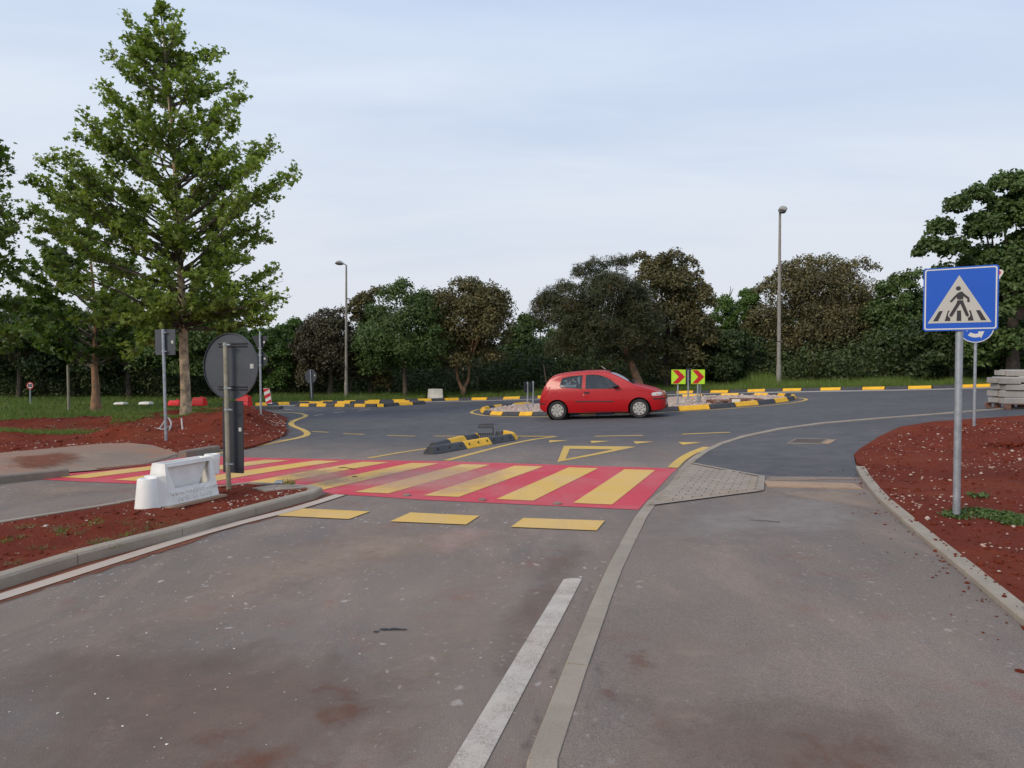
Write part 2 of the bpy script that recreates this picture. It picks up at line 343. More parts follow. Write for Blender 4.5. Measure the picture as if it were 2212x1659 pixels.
def stain_mat(name, c, amt=.8, sc=3.0, edge=.9, c2=None):
    m, n, b = new_mat(name); v = coords(n); at_ = nd(n, 'ShaderNodeAttribute'); at_.attribute_name = 'w'
    f = mul(n, mul(n, at_.outputs['Fac'], 1.5, 'MULTIPLY', False), noise_n(n, v, sc, 8, .75, .4, .3, .7, -.75, .25), 'ADD')
    n.links.new(mul(n, f, amt), b.inputs['Alpha']); n.links.new(mixc(n, noise_n(n, v, sc * 2, 6, .7), c, c2 or tuple(x * .75 for x in c)), b.inputs['Base Color'])
    b.inputs['Roughness'].default_value = .95; b.inputs['Specular IOR Level'].default_value = .1; return m
M['st_red'] = stain_mat('washed_red_earth', (.26, .10, .06), .85, 4); M['st_tan'] = stain_mat('tan_dust', (.47, .35, .265), .55, 3)
M['st_pale'] = stain_mat('pale_scuffs', (.60, .44, .37), .42, 2.6, c2=(.52, .34, .28)); M['st_brown'] = stain_mat('brown_grime', (.27, .185, .14), .62, 1.6, c2=(.20, .145, .115)); M['st_grey'] = stain_mat('grey_dust', (.40, .35, .31), .55, 2.2); M['st_dark'] = stain_mat('dark_asphalt_edge', (.09, .075, .07), .6, 5)
# ------------------------------------------------------------------ object helpers
def tag(o, label=None, cat=None, group=None, kind=None):
    if label: o['label'] = label
    if cat: o['category'] = cat
    if group: o['group'] = group
    if kind: o['kind'] = kind
    return o
def thing(name, label, cat, loc=(0, 0, 0), rotz=0.0, group=None):
    o = bpy.data.objects.new(name, None); C.objects.link(o); o.location = loc; o.rotation_euler = (0, 0, rotz)
    o.empty_display_size = .2
    return tag(o, label, cat, group)
def link(name, me, mats, parent=None):
    o = bpy.data.objects.new(name, me)
    if not isinstance(mats, (list, tuple)): mats = [mats]
    if not me.materials:
        for m in mats: me.materials.append(m)
    C.objects.link(o)
    if parent: o.parent = parent
    return o
class MB:
    def __init__(s): s.v = []; s.f = []; s.m = []
    def add(s, vs, fs, mi=0):
        k = len(s.v); s.v += [tuple(v) for v in vs]; s.f += [tuple(i + k for i in f) for f in fs]; s.m += [mi] * len(fs); return s
    def box(s, c, d, rot=None, mi=0):
        x, y, z = (a / 2 for a in d)
        vs = [Vector((sx * x, sy * y, sz * z)) for sz in (-1, 1) for sy in (-1, 1) for sx in (-1, 1)]
        if rot is not None: vs = [rot @ v for v in vs]
        c = Vector(c); vs = [v + c for v in vs]
        return s.add(vs, [(0, 2, 3, 1), (4, 5, 7, 6), (0, 1, 5, 4), (2, 6, 7, 3), (0, 4, 6, 2), (1, 3, 7, 5)], mi)
    def tube(s, pts, rs, n=10, caps=True, mi=0):
        pts = [Vector(p) for p in pts]
        if not isinstance(rs, (list, tuple)): rs = [rs] * len(pts)
        vs = []; fs = []; ref = Vector((0, 0, 1))
        for i, p in enumerate(pts):
            d = (pts[min(i + 1, len(pts) - 1)] - pts[max(i - 1, 0)]).normalized()
            if abs(d.dot(ref)) > .95: ref = Vector((1, 0, 0)) if abs(d.x) < .9 else Vector((0, 1, 0))
            a = d.cross(ref).normalized(); b = d.cross(a); ref = -b if False else ref
            for k in range(n):
                t = 2 * math.pi * k / n; vs.append(p + (a * math.cos(t) + b * math.sin(t)) * rs[i])
        for i in range(len(pts) - 1):
            for k in range(n):
                q = (k + 1) % n; fs.append((i * n + k, i * n + q, (i + 1) * n + q, (i + 1) * n + k))
        if caps: fs.append(tuple(range(n - 1, -1, -1))); fs.append(tuple((len(pts) - 1) * n + k for k in range(n)))
        return s.add(vs, fs, mi)
    def prism(s, poly, o, u, v, depth, mi=0):
        """2D outline in the plane (o; u, v), thickened backwards along u x v by depth"""
        o, u, v = Vector(o), Vector(u), Vector(v); nrm = u.cross(v).normalized(); k = len(poly)
        fr = [o + u * a + v * b for a, b in poly]; bk = [p - nrm * depth for p in fr]
        fs = [tuple(range(k)), tuple(range(2 * k - 1, k - 1, -1))] + [(i, i + k, (i + 1) % k + k, (i + 1) % k) for i in range(k)]
        return s.add(fr + bk, fs, mi)
    def lathe(s, prof, o=(0, 0, 0), axis='z', n=24, mi=0):
        vs = []; fs = []; o = Vector(o)
        for r, h in prof:
            for k in range(n):
                t = 2 * math.pi * k / n; a, b = r * math.cos(t), r * math.sin(t)
                vs.append(o + (Vector((a, b, h)) if axis == 'z' else Vector((a, h, b)) if axis == 'y' else Vector((h, a, b))))
        for i in range(len(prof) - 1):
            for k in range(n):
                q = (k + 1) % n; fs.append((i * n + k, i * n + q, (i + 1) * n + q, (i + 1) * n + k))
        return s.add(vs, fs, mi)
    def build(s, name, mats, parent=None, smooth=False, fix=True, world=False):
        me = bpy.data.meshes.new(name)
        vs = s.v
        if world and parent is not None:
            inv = (Matrix.Translation(parent.location) @ parent.rotation_euler.to_matrix().to_4x4()).inverted()
            vs = [tuple(inv @ Vector(v)) for v in vs]
        me.from_pydata(vs, [], s.f)
        if fix:
            bm = bmesh.new(); bm.from_mesh(me); bmesh.ops.recalc_face_normals(bm, faces=bm.faces); bm.to_mesh(me); bm.free()
        me.polygons.foreach_set('material_index', s.m)
        if smooth:
            me.polygons.foreach_set('use_smooth', [True] * len(me.polygons))
            try: me.set_sharp_from_angle(angle=R(40))
            except Exception: pass
        return link(name, me, mats, parent)
def circle(r, n=32, cx=0, cy=0, a0=0): return [(cx + r * math.cos(2 * math.pi * k / n + a0), cy + r * math.sin(2 * math.pi * k / n + a0)) for k in range(n)]
def rrect(x0, y0, x1, y1, r, n=4):
    o = []
    for cx_, cy_, a in ((x1 - r, y1 - r, 0), (x0 + r, y1 - r, 90), (x0 + r, y0 + r, 180), (x1 - r, y0 + r, 270)):
        for k in range(n + 1):
            t = R(a + 90 * k / n); o.append((cx_ + r * math.cos(t), cy_ + r * math.sin(t)))
    return o
def sheet(name, pts, off, mat, parent=None, kind=None, step=None, zf=None, skirt=0.0):
    """flat polygon draped over the land; pts are world xy"""
    bm = bmesh.new(); vs = [bm.verts.new((p[0], p[1], 0)) for p in pts]; f = bm.faces.new(vs)
    bm.normal_update()
    if f.normal.z < 0: bmesh.ops.reverse_faces(bm, faces=[f])
    bmesh.ops.triangulate(bm, faces=bm.faces[:])
    xs = [p[0] for p in pts]; ys = [p[1] for p in pts]
    sx, sy = (step, step) if step else (1.0, 0.5)
    def cut(co, no):
        g = bm.verts[:] + bm.edges[:] + bm.faces[:]; bmesh.ops.bisect_plane(bm, geom=g, plane_co=co, plane_no=no, dist=1e-5)
    y = math.ceil(max(min(ys), 11 if not step else -99) / sy) * sy
    while y < min(max(ys), 61): cut((0, y, 0), (0, 1, 0)); y += (sy if y < 17 or step else 2)
    if max(ys) > 11 or step:
        x = math.ceil(max(min(xs), -30) / sx) * sx
        while x < min(max(xs), 32): cut((x, 0, 0), (1, 0, 0)); x += sx
        if not step:
            for x in (-2.5, 25.0):
                if min(xs) < x < max(xs): cut((x, 0, 0), (1, 0, 0))
    bmesh.ops.remove_doubles(bm, verts=bm.verts[:], dist=1e-4)
    for v in bm.verts:
        z = zf(v.co.x, v.co.y) if zf else off
        v.co.z = H(v.co.x, v.co.y) + z
    if skirt:
        be = [e for e in bm.edges if e.is_boundary]; r = bmesh.ops.extrude_edge_only(bm, edges=be)
        for g in r['geom']:
            if isinstance(g, bmesh.types.BMVert): g.co.z -= skirt
    me = bpy.data.meshes.new(name); bm.to_mesh(me); bm.free()
    o = link(name, me, mat, parent)
    if kind: o['kind'] = kind
    return o
def resample(pts, step):
    pts = [Vector((p[0], p[1])) for p in pts]; L = [0]
    for a, b in zip(pts, pts[1:]): L.append(L[-1] + (b - a).length)
    n = max(1, round(L[-1] / step)); o = []
    for k in range(n + 1):
        t = L[-1] * k / n; i = 0
        while i < len(pts) - 2 and L[i + 1] < t: i += 1
        s = (t - L[i]) / max(1e-9, L[i + 1] - L[i]); o.append(pts[i].lerp(pts[i + 1], s))
    return o
def smooth_line(pts, step=.4):
    """Catmull-Rom through world xy points"""
    P = [Vector((p[0], p[1])) for p in pts]; P = [P[0] * 2 - P[1]] + P + [P[-1] * 2 - P[-2]]; o = []
    for i in range(1, len(P) - 2):
        n = max(2, int((P[i + 1] - P[i]).length / step))
        for k in range(n):
            t = k / n; a, b, c, d = P[i - 1], P[i], P[i + 1], P[i + 2]
            o.append(.5 * ((2 * b) + (c - a) * t + (2 * a - 5 * b + 4 * c - d) * t * t + (3 * b - a - 3 * c + d) * t ** 3))
    o.append(P[-2]); return o
def line_mark(name, pts, width, off, mat, parent, px=True, curve=True):
    q = [G(*p) for p in pts] if px else pts
    q = smooth_line(q) if curve and len(q) > 2 else [Vector((a[0], a[1])) for a in q]
    l, r = [], []
    for i, p in enumerate(q):
        d = (q[min(i + 1, len(q) - 1)] - q[max(i - 1, 0)]).normalized(); n = Vector((-d.y, d.x)) * width / 2
        l.append(p + n); r.append(p - n)
    return sheet(name, l + r[::-1], off, mat, parent)
def pxsheet(name, pts, off, mat, parent=None, **k): return sheet(name, [G(*p) for p in pts], off, mat, parent, **k)
def np_mesh(name, V, Fc, mat, parent=None, smooth=False):
    me = bpy.data.meshes.new(name); V = np.asarray(V, dtype=np.float32); Fc = np.asarray(Fc, dtype=np.int32)
    nf, k = Fc.shape; me.vertices.add(len(V)); me.vertices.foreach_set('co', V.ravel())
    me.loops.add(nf * k); me.loops.foreach_set('vertex_index', Fc.ravel())
    me.polygons.add(nf); me.polygons.foreach_set('loop_start', np.arange(0, nf * k, k, dtype=np.int32))
    try: me.polygons.foreach_set('loop_total', np.full(nf, k, dtype=np.int32))
    except Exception: pass
    me.update(calc_edges=True)
    if smooth: me.polygons.foreach_set('use_smooth', np.ones(nf, dtype=bool))
    return link(name, me, mat, parent)
# ================================================================== the setting
sheet('ground', [(-260, -40), (260, -40), (260, 300), (-260, 300)], -.07, M['turf'], kind='structure')
OY = ([540, 599, 669, 718, 768, 874, 930, 990, 1054, 1124, 1498, 1575, 1652, 1731, 1815, 1912, 2011, 2116, 2280, 2600],
      [877.5, 876, 873, 872, 871.3, 868.5, 867, 865.4, 864.5, 862.4, 849.8, 849, 846.5, 845, 843.5, 842, 840, 837, 833, 826])
def oy(x): return float(np.interp(x, *OY))
OUT = [(x, oy(x) - .6) for x in (540, 570, 599, 669, 768, 874, 990, 1124, 1300, 1498, 1652, 1815, 2011, 2280, 2600)]
Rk = [(1134, 1659), (1174, 1552), (1203, 1476), (1229, 1415), (1268.7, 1321.6), (1304, 1240.6), (1351, 1152), (1391, 1088), (1440, 1052),
      (1459.5, 1027), (1469, 1013.5), (1489.6, 991.5), (1528, 966.9), (1569, 951.8), (1618.5, 938), (1678.8, 926.6), (1733.6, 918), (1819, 910), (1930, 901), (2058, 891.6), (2148.7, 884), (2400, 868), (2700, 855)]
rk = [G(x, y, .03) for x, y in Rk]; rk = [Vector((-.33, -3, 0)), Vector((-.13, 0, 0))] + rk
rks = smooth_line(rk, .35)
road_pts = [G(*p) for p in OUT]
a = road_pts[-1]
road = sheet('road', [(-30, -6), (30, -6), (30, 6), (45, 18), (a.x, a.y)] + [(p.x, p.y) for p in road_pts[-2::-1]] + [(G(560, 884).x, G(560, 884).y), (G(500, 905).x, G(500, 905).y), (-14, 20), (-30, 17)], 0, M['road'], kind='structure')
# -------- left footway, earth bed, right footway, right earth bed
FW = [(64, 1035), (160, 1017.5), (217, 1013), (320, 1002), (358, 989), (397, 979)]
Fl = [Vector((G(*p).x, G(*p).y)) for p in FW]
def dseg(p, a, b):
    ab = b - a; t = max(0, min(1, (p - a).dot(ab) / ab.length_squared)); return (p - a - ab * t).length
def dpoly(p, P, closed=False):
    return min(dseg(p, P[i], P[(i + 1) % len(P)]) for i in range(len(P) - (0 if closed else 1)))
def lw(x, y): return .004 + .115 * sm(0, 1.2, dpoly(Vector((x, y)), Fl[1:]))
lwp = [G(*p) for p in ((-700, 1130, .119), (-300, 1075, .119), (0, 1027, .119), (51, 1021.5, .119), (128, 1017.8, .09), (160, 1017.5), (217, 1013), (320, 1002), (358, 989), (397, 979.5), (404, 974),
       (358, 970, .06), (281, 958.5, .10), (217, 958, .119), (102, 969, .119), (0, 978, .119), (-300, 1000, .119), (-700, 1028, .119))]
walk_left = sheet('footway', lwp, 0, M['walk_left'], kind='structure', step=.5, zf=lw)
def inset(pts, d):
    P = [Vector((p[0], p[1])) for p in pts]; P = [p for i, p in enumerate(P) if (p - P[i - 1]).length > .02]; A = sum(P[i - 1].x * P[i].y - P[i].x * P[i - 1].y for i in range(len(P))); s = 1 if A > 0 else -1; o = []
    for i, p in enumerate(P):
        e = (P[(i + 1) % len(P)] - P[i - 1]).normalized(); o.append(p + Vector((-e.y, e.x)) * s * d)
    return o
def stain(pts, off, mat, parent, fade=.35, step=.2, name='stain', px=True, zf=None):
    w_ = [G(x, y, off) for x, y in pts] if px else pts
    P = [Vector((p[0], p[1])) for p in w_]; o = sheet(name, [(p.x, p.y) for p in P], off, M[mat], parent, step=step, zf=zf)
    a = o.data.attributes.new('w', 'FLOAT', 'POINT'); vals = [min(1.0, dpoly(Vector((v.co.x, v.co.y)), P, True) / fade) for v in o.data.vertices]; a.data.foreach_set('value', vals); return o
def noise3(x, y, z=0.0): return noise.noise(Vector((x, y, z)))
def fbm(x, y, s, o=4):
    return sum(noise3(x * s * 2 ** k, y * s * 2 ** k, k * 7.3) / 2 ** k for k in range(o))
def bed(name, pts, base, mounds, mat, step=.22, amp=.035, taper=.5, parent=None, kind='structure'):
    P = [Vector((p[0], p[1])) for p in pts]
    def zf(x, y):
        p = Vector((x, y)); d = dpoly(p, P, True); t = sm(0, taper, d)
        z = base + amp * t * (fbm(x, y, 1.1) * 1.2 + .35 * abs(fbm(x, y, 6, 2)))
        for mx_, my_, rx, ry, h in mounds:
            q = ((x - mx_) / rx) ** 2 + ((y - my_) / ry) ** 2
            z += h * math.exp(-q) * sm(0, 1.3, d) * (1 + .25 * fbm(x, y, 1.6, 3))
        return z
    return sheet(name, [(p.x, p.y) for p in P], 0, mat, parent, kind, step, zf, skirt=.15), zf, P
Lb = [(-320, 1003), (0, 978), (102, 969), (217, 958), (281, 958.5), (358, 970), (397, 976), (480, 966), (525, 967), (552, 961), (590, 949), (614, 938), (619, 928), (616, 915), (620, 904), (606, 896), (575, 887), (548, 878), (490, 879),
      (430, 882), (380, 888), (330, 893), (250, 899), (150, 903), (60, 908), (0, 912), (-320, 930)]
bedL, zL, PL = bed('red_earth_bed', [G(x, y, .05) for x, y in Lb], .05,
    [(-7.0, 19.6, 1.7, 2.2, .60), (-8.4, 21.5, 1.6, 1.4, .30), (-10.2, 24.5, 2.6, 1.2, .28), (-9.6, 17.6, .7, .8, .28), (-11.3, 21.5, 1.6, .9, .2), (-13.5, 17.5, 2.5, .9, .14), (-16, 22, 4, 1.5, .12)], M['soil'], step=.26, amp=.06)
walk_o = [(p.x + .07, p.y) for p in rks if p.y < G(1400, 1092).y]
Rb = [(1857, 1031.5), (1860, 1027.8), (1893.5, 1072), (1949, 1120), (2041, 1198), (2133.7, 1271.7), (2212, 1340)]
rb = [G(x, y, .03) for x, y in Rb]
ext = rb[-1] + (rb[-1] - rb[-3]).normalized() * 6
footway_r = sheet('footway.001', walk_o + [(G(1646, 1030, .03).x, G(1646, 1030, .03).y)] + [(p.x, p.y) for p in rb] + [(ext.x, ext.y)], .03, M['walk_old'], kind='structure')
seg = [p for p in rks if p.y > G(1494, 1003).y and p.x < 26]
Sb = [(2700, 882), (2400, 892), (2212, 899), (2105, 906), (2017, 912), (1944, 923.6), (1900, 944), (1859, 970), (1844.7, 983.5), (1849, 1006.8), (1857, 1031.5), (1646, 1030)]
footway_n = sheet('footway.002', [tuple(G(1490, 1004, .03)[:2])] + [(p.x + .05, p.y - .03) for p in seg] + [tuple(G(x, y, .03)[:2]) for x, y in Sb], .03, M['walk_new'], kind='structure')
rbk = [G(x, y, .07) for x, y in ((1849, 1006.8), (1860, 1027.8), (1893.5, 1072), (1949, 1120), (2041, 1198), (2133.7, 1271.7), (2212, 1340))]
rbk.append(rbk[-1] + (rbk[-1] - rbk[-3]).normalized() * 5)
Rs = [(1864, 1007.5), (1851, 1001), (1844.7, 983.5), (1859, 970), (1900, 944), (1944, 923.6), (2017, 912), (2105, 906), (2212, 899), (2400, 892), (2700, 882)]
rs = [G(x, y, .03) for x, y in Rs]
bedR, zR, PR = bed('red_earth_bed.001', [(p.x + .15, p.y) for p in rbk[::-1]] + [(p.x, p.y) for p in rs] + [(34, 16), (20, 0)], .05,
    [(7.2, 10.0, .9, 1.2, .10), (9, 9, 2, 2, .12)], M['soil'], step=.3, amp=.05, taper=.4)
# -------- kerbs made of stones
def kerb_piece(a, b, width, top, bottom, side, ch=.02, gap=.004):
    d = (b - a).normalized(); n = Vector((-d.y, d.x)) * side; a2, b2 = a + d * gap, b - d * gap
    prof = [(0, bottom), (0, top - ch), (ch, top), (width - .005, top), (width, bottom)]; mb = MB(); vs = []
    for p in (a2, b2):
        for o_, z in prof:
            q = p + n * o_; vs.append((q.x, q.y, H(q.x, q.y) + z))
    k = len(prof); fs = [tuple(range(k)), tuple(range(2 * k - 1, k - 1, -1))] + [(i, (i + 1) % k, (i + 1) % k + k, i + k) for i in range(k)]
    return mb.add(vs, fs)
def kerb_run(line, width, top, side, step, mat, parent, bottom=-.03, ch=.02, name='kerb_stone', topf=None):
    q = resample(line, step)
    for i, (a, b) in enumerate(zip(q, q[1:])):
        kerb_piece(a, b, width + random.uniform(-.004, .004), (topf(a) if topf else top) + random.uniform(-.002, .002), bottom, side, ch).build(name, mat, parent)
edge_l = [p for p in smooth_line([G(x, y, .105) for x, y in ((-1100, 1645), (-600, 1458), (-260, 1334), (0, 1242), (200, 1187), (404.5, 1136), (536, 1099), (645.7, 1071), (682, 1061))], .5)]
nose = smooth_line([G(x, y, .105) for x, y in ((682, 1061), (694, 1056.5), (697, 1051.5), (690, 1048), (672, 1046))], .12)
edge_b = smooth_line([G(x, y, .105) for x, y in ((672, 1046), (645, 1044), (545, 1038.6), (470, 1042), (390, 1056), (294, 1074.6), (143, 1099), (0, 1121.5), (-260, 1163), (-700, 1236), (-1500, 1370))], .5)
island = edge_l + nose[1:-1] + edge_b
ins = []
cen = G(560, 1055, .13)
isl_bed, zI, PI_ = bed('red_earth_bed.002', inset(edge_l + nose[1:-1] + edge_b, .06), .082,
    [(-3.0, 9.7, .3, .3, .03), (-4.6, 7.2, 1.2, .6, .05)], M['soil'], step=.14, amp=.045, taper=.3)
kerb_run(edge_l[::-1], .14, .105, -1, 1.0, M['kerb'], isl_bed)
kerb_run(nose[::-1], .14, .104, -1, .28, M['kerb'], isl_bed)
kerb_run(edge_b[::-1], .10, .096, -1, 1.0, M['kerb'], isl_bed)
kerb_run(rks[:next(i for i, p in enumerate(rks) if p.y > 15)], .135, .038, -1, 1.0, M['kerb'], footway_r, ch=.012)
kerb_run(rks[next(i for i, p in enumerate(rks) if p.y > 15) - 1:], .16, .05, -1, 1.5, M['kerb'], footway_n, ch=.012)
kerb_run(rbk, .13, .075, 1, 1.0, M['kerb'], footway_r, ch=.01)
# left footway kerb: full height, dropping to the crossing, then up again past it
lk = smooth_line([G(x, y, .12) for x, y in ((-600, 1121), (0, 1027.5), (51, 1022), (150, 1013))], .5)
kerb_run(lk, .14, .122, 1, 1.0, M['kerb_d'], walk_left)
lk2 = [G(x, y) for x, y in ((150, 1018.5), (217, 1013), (320, 1002), (358, 989), (397, 979))]
kerb_run(lk2, .12, .012, 1, .8, M['kerb_d'], walk_left, ch=.006)
lk3 = [G(x, y, .12) for x, y in ((402, 975), (440, 968.5), (476, 963))]
kerb_run(lk3, .16, .125, 1, 1.0, M['kerb_d'], bedL)
line_mark('kerb_joint', [G(470, 974), G(560, 961), G(610, 950)], .14, .012, M['kerb_d'], bedL, px=False)
# gutter strip in front of the far kerb
gx = [x for x in range(560, 2601, 60)]
gutter = sheet('gutter', [tuple(G(x, oy(x) + .2)[:2]) for x in gx] + [tuple(G(x, oy(x) + (2.6 if x > 1300 else 1.8))[:2]) for x in gx[::-1]], .006, M['cblock'], kind='structure')
# -------- paver ramp and slabs in the right footway
rp = [G(x, y, .03) for x, y in ((1404, 1092), (1497, 1002), (1646, 1030), (1642, 1061))]
bedm = sheet('paver_bed', [(p.x, p.y) for p in rp], .034, M['kerb'], footway_r)
def inside(p, P):
    c = False
    for i in range(len(P)):
        a, b = P[i], P[i - 1]
        if (a.y > p.y) != (b.y > p.y) and p.x < (b.x - a.x) * (p.y - a.y) / (b.y - a.y) + a.x: c = not c
    return c
rpc = [Vector((p.x, p.y)) for p in rp]
du = (rpc[1] - rpc[0]).normalized(); dv_ = Vector((du.y, -du.x)); o0 = rpc[0] - du * .5
pme = None; npav = 0
for i in range(-6, 45):
    for j in range(0, 34):
        c = o0 + du * (j * .128 + .06) + dv_ * (i * .2 + (.1 if j % 2 else 0))
        if inside(c, rpc) and dpoly(c, rpc, True) > .075 and npav < 290:
            if pme is None:
                p_ = MB(); x_, y_ = .0975, .0622
                vs = [(-x_, -y_, 0), (x_, -y_, 0), (x_, y_, 0), (-x_, y_, 0), (-x_ + .005, -y_ + .005, .012), (x_ - .005, -y_ + .005, .012), (x_ - .005, y_ - .005, .012), (-x_ + .005, y_ - .005, .012)]
                p_.add(vs, [(4, 5, 6, 7), (0, 1, 5, 4), (1, 2, 6, 5), (2, 3, 7, 6), (3, 0, 4, 7)]); ob = p_.build('paver', M['paver'], footway_r); pme = ob.data
            else: ob = link('paver', pme, M['paver'], footway_r)
            ob.location = (c.x, c.y, .033 + random.uniform(0, .003)); ob.rotation_euler = (random.uniform(-.01, .01), random.uniform(-.01, .01), math.atan2(dv_.y, dv_.x)); npav += 1
line_mark('edging_strip', [rp[1], rp[2]], .09, .046, M['paver'], footway_r, px=False)
line_mark('edging_strip', [rp[0], rp[3]], .09, .046, M['paver'], footway_r, px=False)
line_mark('edging_strip', [rp[2], rp[3]], .09, .050, M['paver'], footway_r, px=False)
tl, tr, br, bl = (G(x, y, .04) for x, y in ((1649, 1039), (1845, 1045), (1850, 1055.5), (1643, 1051)))
for k in range(5):
    a, b, c, d = (p.lerp(q, t) for p, q, t in ((tl, tr, k / 5 + .002), (tl, tr, (k + 1) / 5 - .002), (bl, br, (k + 1) / 5 - .002), (bl, br, k / 5 + .002)))
    MB().prism([(0, 0), (1, 0), ((c - a).dot((b - a)) / (b - a).length_squared, 1), ((d - a).dot((b - a)) / (b - a).length_squared, 1)], (a.x, a.y, .026), b - a, (Vector((0, -1, 0)) * (a.y - d.y)), .02).build('slab', M['slab'], footway_r)
# -------- painted marks (parts of the road)
e1, e2, e3 = .005, .010, .014
RED = [(1379, 1102), (1188, 1093), (1058, 1087), (907, 1080), (802, 1072.5), (715, 1068), (690, 1062), (560, 1053), (299, 1046), (179, 1041), (72, 1035.5), (150, 1018.5), (217, 1013.5), (320, 1002.5), (409, 985), (475, 986.5), (546, 989), (968, 997), (1213, 1005), (1464, 1012.8), (1450, 1024)]
cross = pxsheet('crosswalk_paint', RED, e1, M['p_red'], road)
NL0, NL8, FL0, FL7 = (G(*p) for p in ((1238, 1088), (129, 1032), (1349, 1014.7), (583, 993)))
nr, fr_ = Vector((.465, -.105, 0)), Vector((.48, -.095, 0))
for i in range(9):
    nl = NL0.lerp(NL8, i / 8); fl = FL0.lerp(FL7, i / 7)
    if i == 8: fl = nl.lerp(fl, .80)
    if i == 7: fl = nl.lerp(fl, .96)
    sheet('crosswalk_stripe', [tuple(p[:2]) for p in (nl, nl + nr, fl + fr_, fl)], e2, M['p_yel'], cross)
for q in (((1130.7, 1120.6), (1307, 1126.3), (1289, 1147.7), (1103.6, 1140)), ((886.4, 1108.6), (1035.6, 1116), (1007, 1134.8), (842.7, 1128)), ((636, 1099), (799, 1106.5), (753.7, 1123), (598.5, 1115.5))):
    pxsheet('advance_mark', q, e2, M['p_yel'], road)
for q in (((1186.5, 951.4), (1227, 951.7), (1186.5, 956)), ((1275.4, 952.6), (1317.6, 953), (1278, 957.5)), ((1368, 953.8), (1412.6, 954.4), (1373.4, 959)), ((1464.8, 955.3), (1515, 956), (1475, 961.4))):
    pxsheet('give_way_tooth', q, e1, M['p_yel2'], road)
tri = [G(*p) for p in ((1218, 963.5), (1373.4, 965.3), (1203.7, 998.5))]; tin = [G(*p) for p in ((1230.8, 969.8), (1325, 971.3), (1221.7, 992))]
for k in range(3):
    j = (k + 1) % 3; sheet('give_way_triangle_side', [tuple(p[:2]) for p in (tri[k], tri[j], tin[j], tin[k])], e1, M['p_yel2'], road)
line_mark('island_line', [(796, 990), (860, 978.5), (926, 968.8)], .12, e1, M['p_yel2'], road)
line_mark('island_line', [(964, 995), (1058, 970.5), (1104, 959.5), (1153, 949.5), (1202, 943.3)], .13, e1, M['p_yel2'], road)
line_mark('island_line', [(1107, 943), (1198, 943.3)], .13, e2, M['p_yel2'], road)
for a, b in (((674, 932.3), (710, 934)), ((741.7, 937), (787, 938.5)), ((836.6, 940.8), (897, 942.5)), ((937.6, 942.4), (1028, 942.2)), ((1284.5, 942.6), (1388.5, 941)), ((1473.8, 938.2), (1577, 934))):
    line_mark('circle_dash', [a, b], .11, e1, M['p_yel2'], road)
line_mark('edge_line', [(470, 979.5), (525, 970), (560, 962.5), (603, 954), (640, 947), (659, 941.5), (664, 936), (655, 929), (637, 922), (629, 916.5), (632, 911), (643, 906), (655, 902), (661, 898.3), (656, 895), (640, 892.3), (615, 891), (590, 890.3)], .17, e1, M['p_yel2'], road)
line_mark('edge_line', [(1453, 1011.5), (1471, 994), (1497, 978.5), (1528, 966.6)], .17, e2, M['p_yel2'], road)
line_mark('edge_line', [(x, y) for x, y in ((1436, 890.5), (1330, 897.5), (1178, 900.5), (1063, 899), (1030, 895), (1018, 891.5), (1022, 888), (1034, 884.5), (1050, 881.5))], .12, e1, M['p_yel2'], road)
line_mark('edge_line', [(1436, 890.5), (1468, 889.6), (1540, 885.5), (1634, 878.7), (1709.6, 871), (1738, 865.6), (1741, 862.6), (1728, 860.3), (1705, 859)], .12, e2, M['p_yel2'], road)
wl = [(-1100, 1700), (-600, 1496), (-260, 1372), (0, 1292.8), (440, 1153), (642, 1099.5), (735.6, 1070.3)]
line_mark('lane_edge_line', wl, .15, .0125, M['p_white2'], road)
dq = [G(1218.5, 1250.5), G(1258, 1250), G(1047, 1659), G(969, 1659)]
dl = (dq[3] - dq[0]).normalized()
sheet('lane_dash', [tuple(p[:2]) for p in (dq[0] + dl * .03, dq[0] + Vector((.03, 0, 0)), dq[1] - Vector((.03, 0, 0)), dq[1] + dl * .03, dq[2] + dl * 1.2, dq[3] + dl * 1.2)], e1, M['p_white'], road)
for a, b, c in (((632, 880.3), (638, 885), (0, 0)),): pass
line_mark('lane_line', [(615, 884), (634, 886.4), (686, 883.4)], .10, e1, M['p_white2'], road, curve=False)
for a, b in (((642, 890.3), (657, 890)), ((682, 888), (698, 887.4)), ((721, 885.5), (740, 884.8)), ((678, 898), (698, 895)), ((720, 892), (745, 889)), ((760, 883), (800, 881.5)), ((774, 887), (800, 884.5))):
    line_mark('lane_dash', [a, b], .10, e1, M['p_white2'], road, curve=False)
# dirt washed over the surfaces
stain([(-400, 1400), (-60, 1276), (0, 1258), (200, 1205), (404, 1150), (536, 1112), (650, 1082), (700, 1066), (770, 1066), (735, 1074), (652, 1104), (485, 1147), (404, 1178), (0, 1306), (-60, 1324), (-400, 1440)], .007, 'st_red', road, .07, .1)
stain([(690, 1040), (800, 1010), (960, 1004), (1130, 1006), (1120, 1040), (1040, 1075), (880, 1070), (740, 1066)], .0135, 'st_pale', road, .9)
stain([(560, 1030), (640, 1010), (780, 1010), (800, 1040), (720, 1062), (650, 1050)], .0155, 'st_tan', road, .6)
stain([(1376, 1104), (1420, 1060), (1462, 1012), (1474, 1013), (1450, 1050), (1402, 1096)], .016, 'st_grey', road, .10, .1)
stain([(1385, 1090), (1440, 1050), (1467, 1010), (1500, 985), (1515, 985), (1495, 1004), (1460, 1040), (1410, 1098)], .052, 'st_tan', footway_r, .09, .1)
stain([(1290, 1170), (1420, 1100), (1640, 1062), (1870, 1050), (1960, 1130), (1900, 1180), (1700, 1170), (1450, 1200)], .0345, 'st_grey', footway_r, .8)
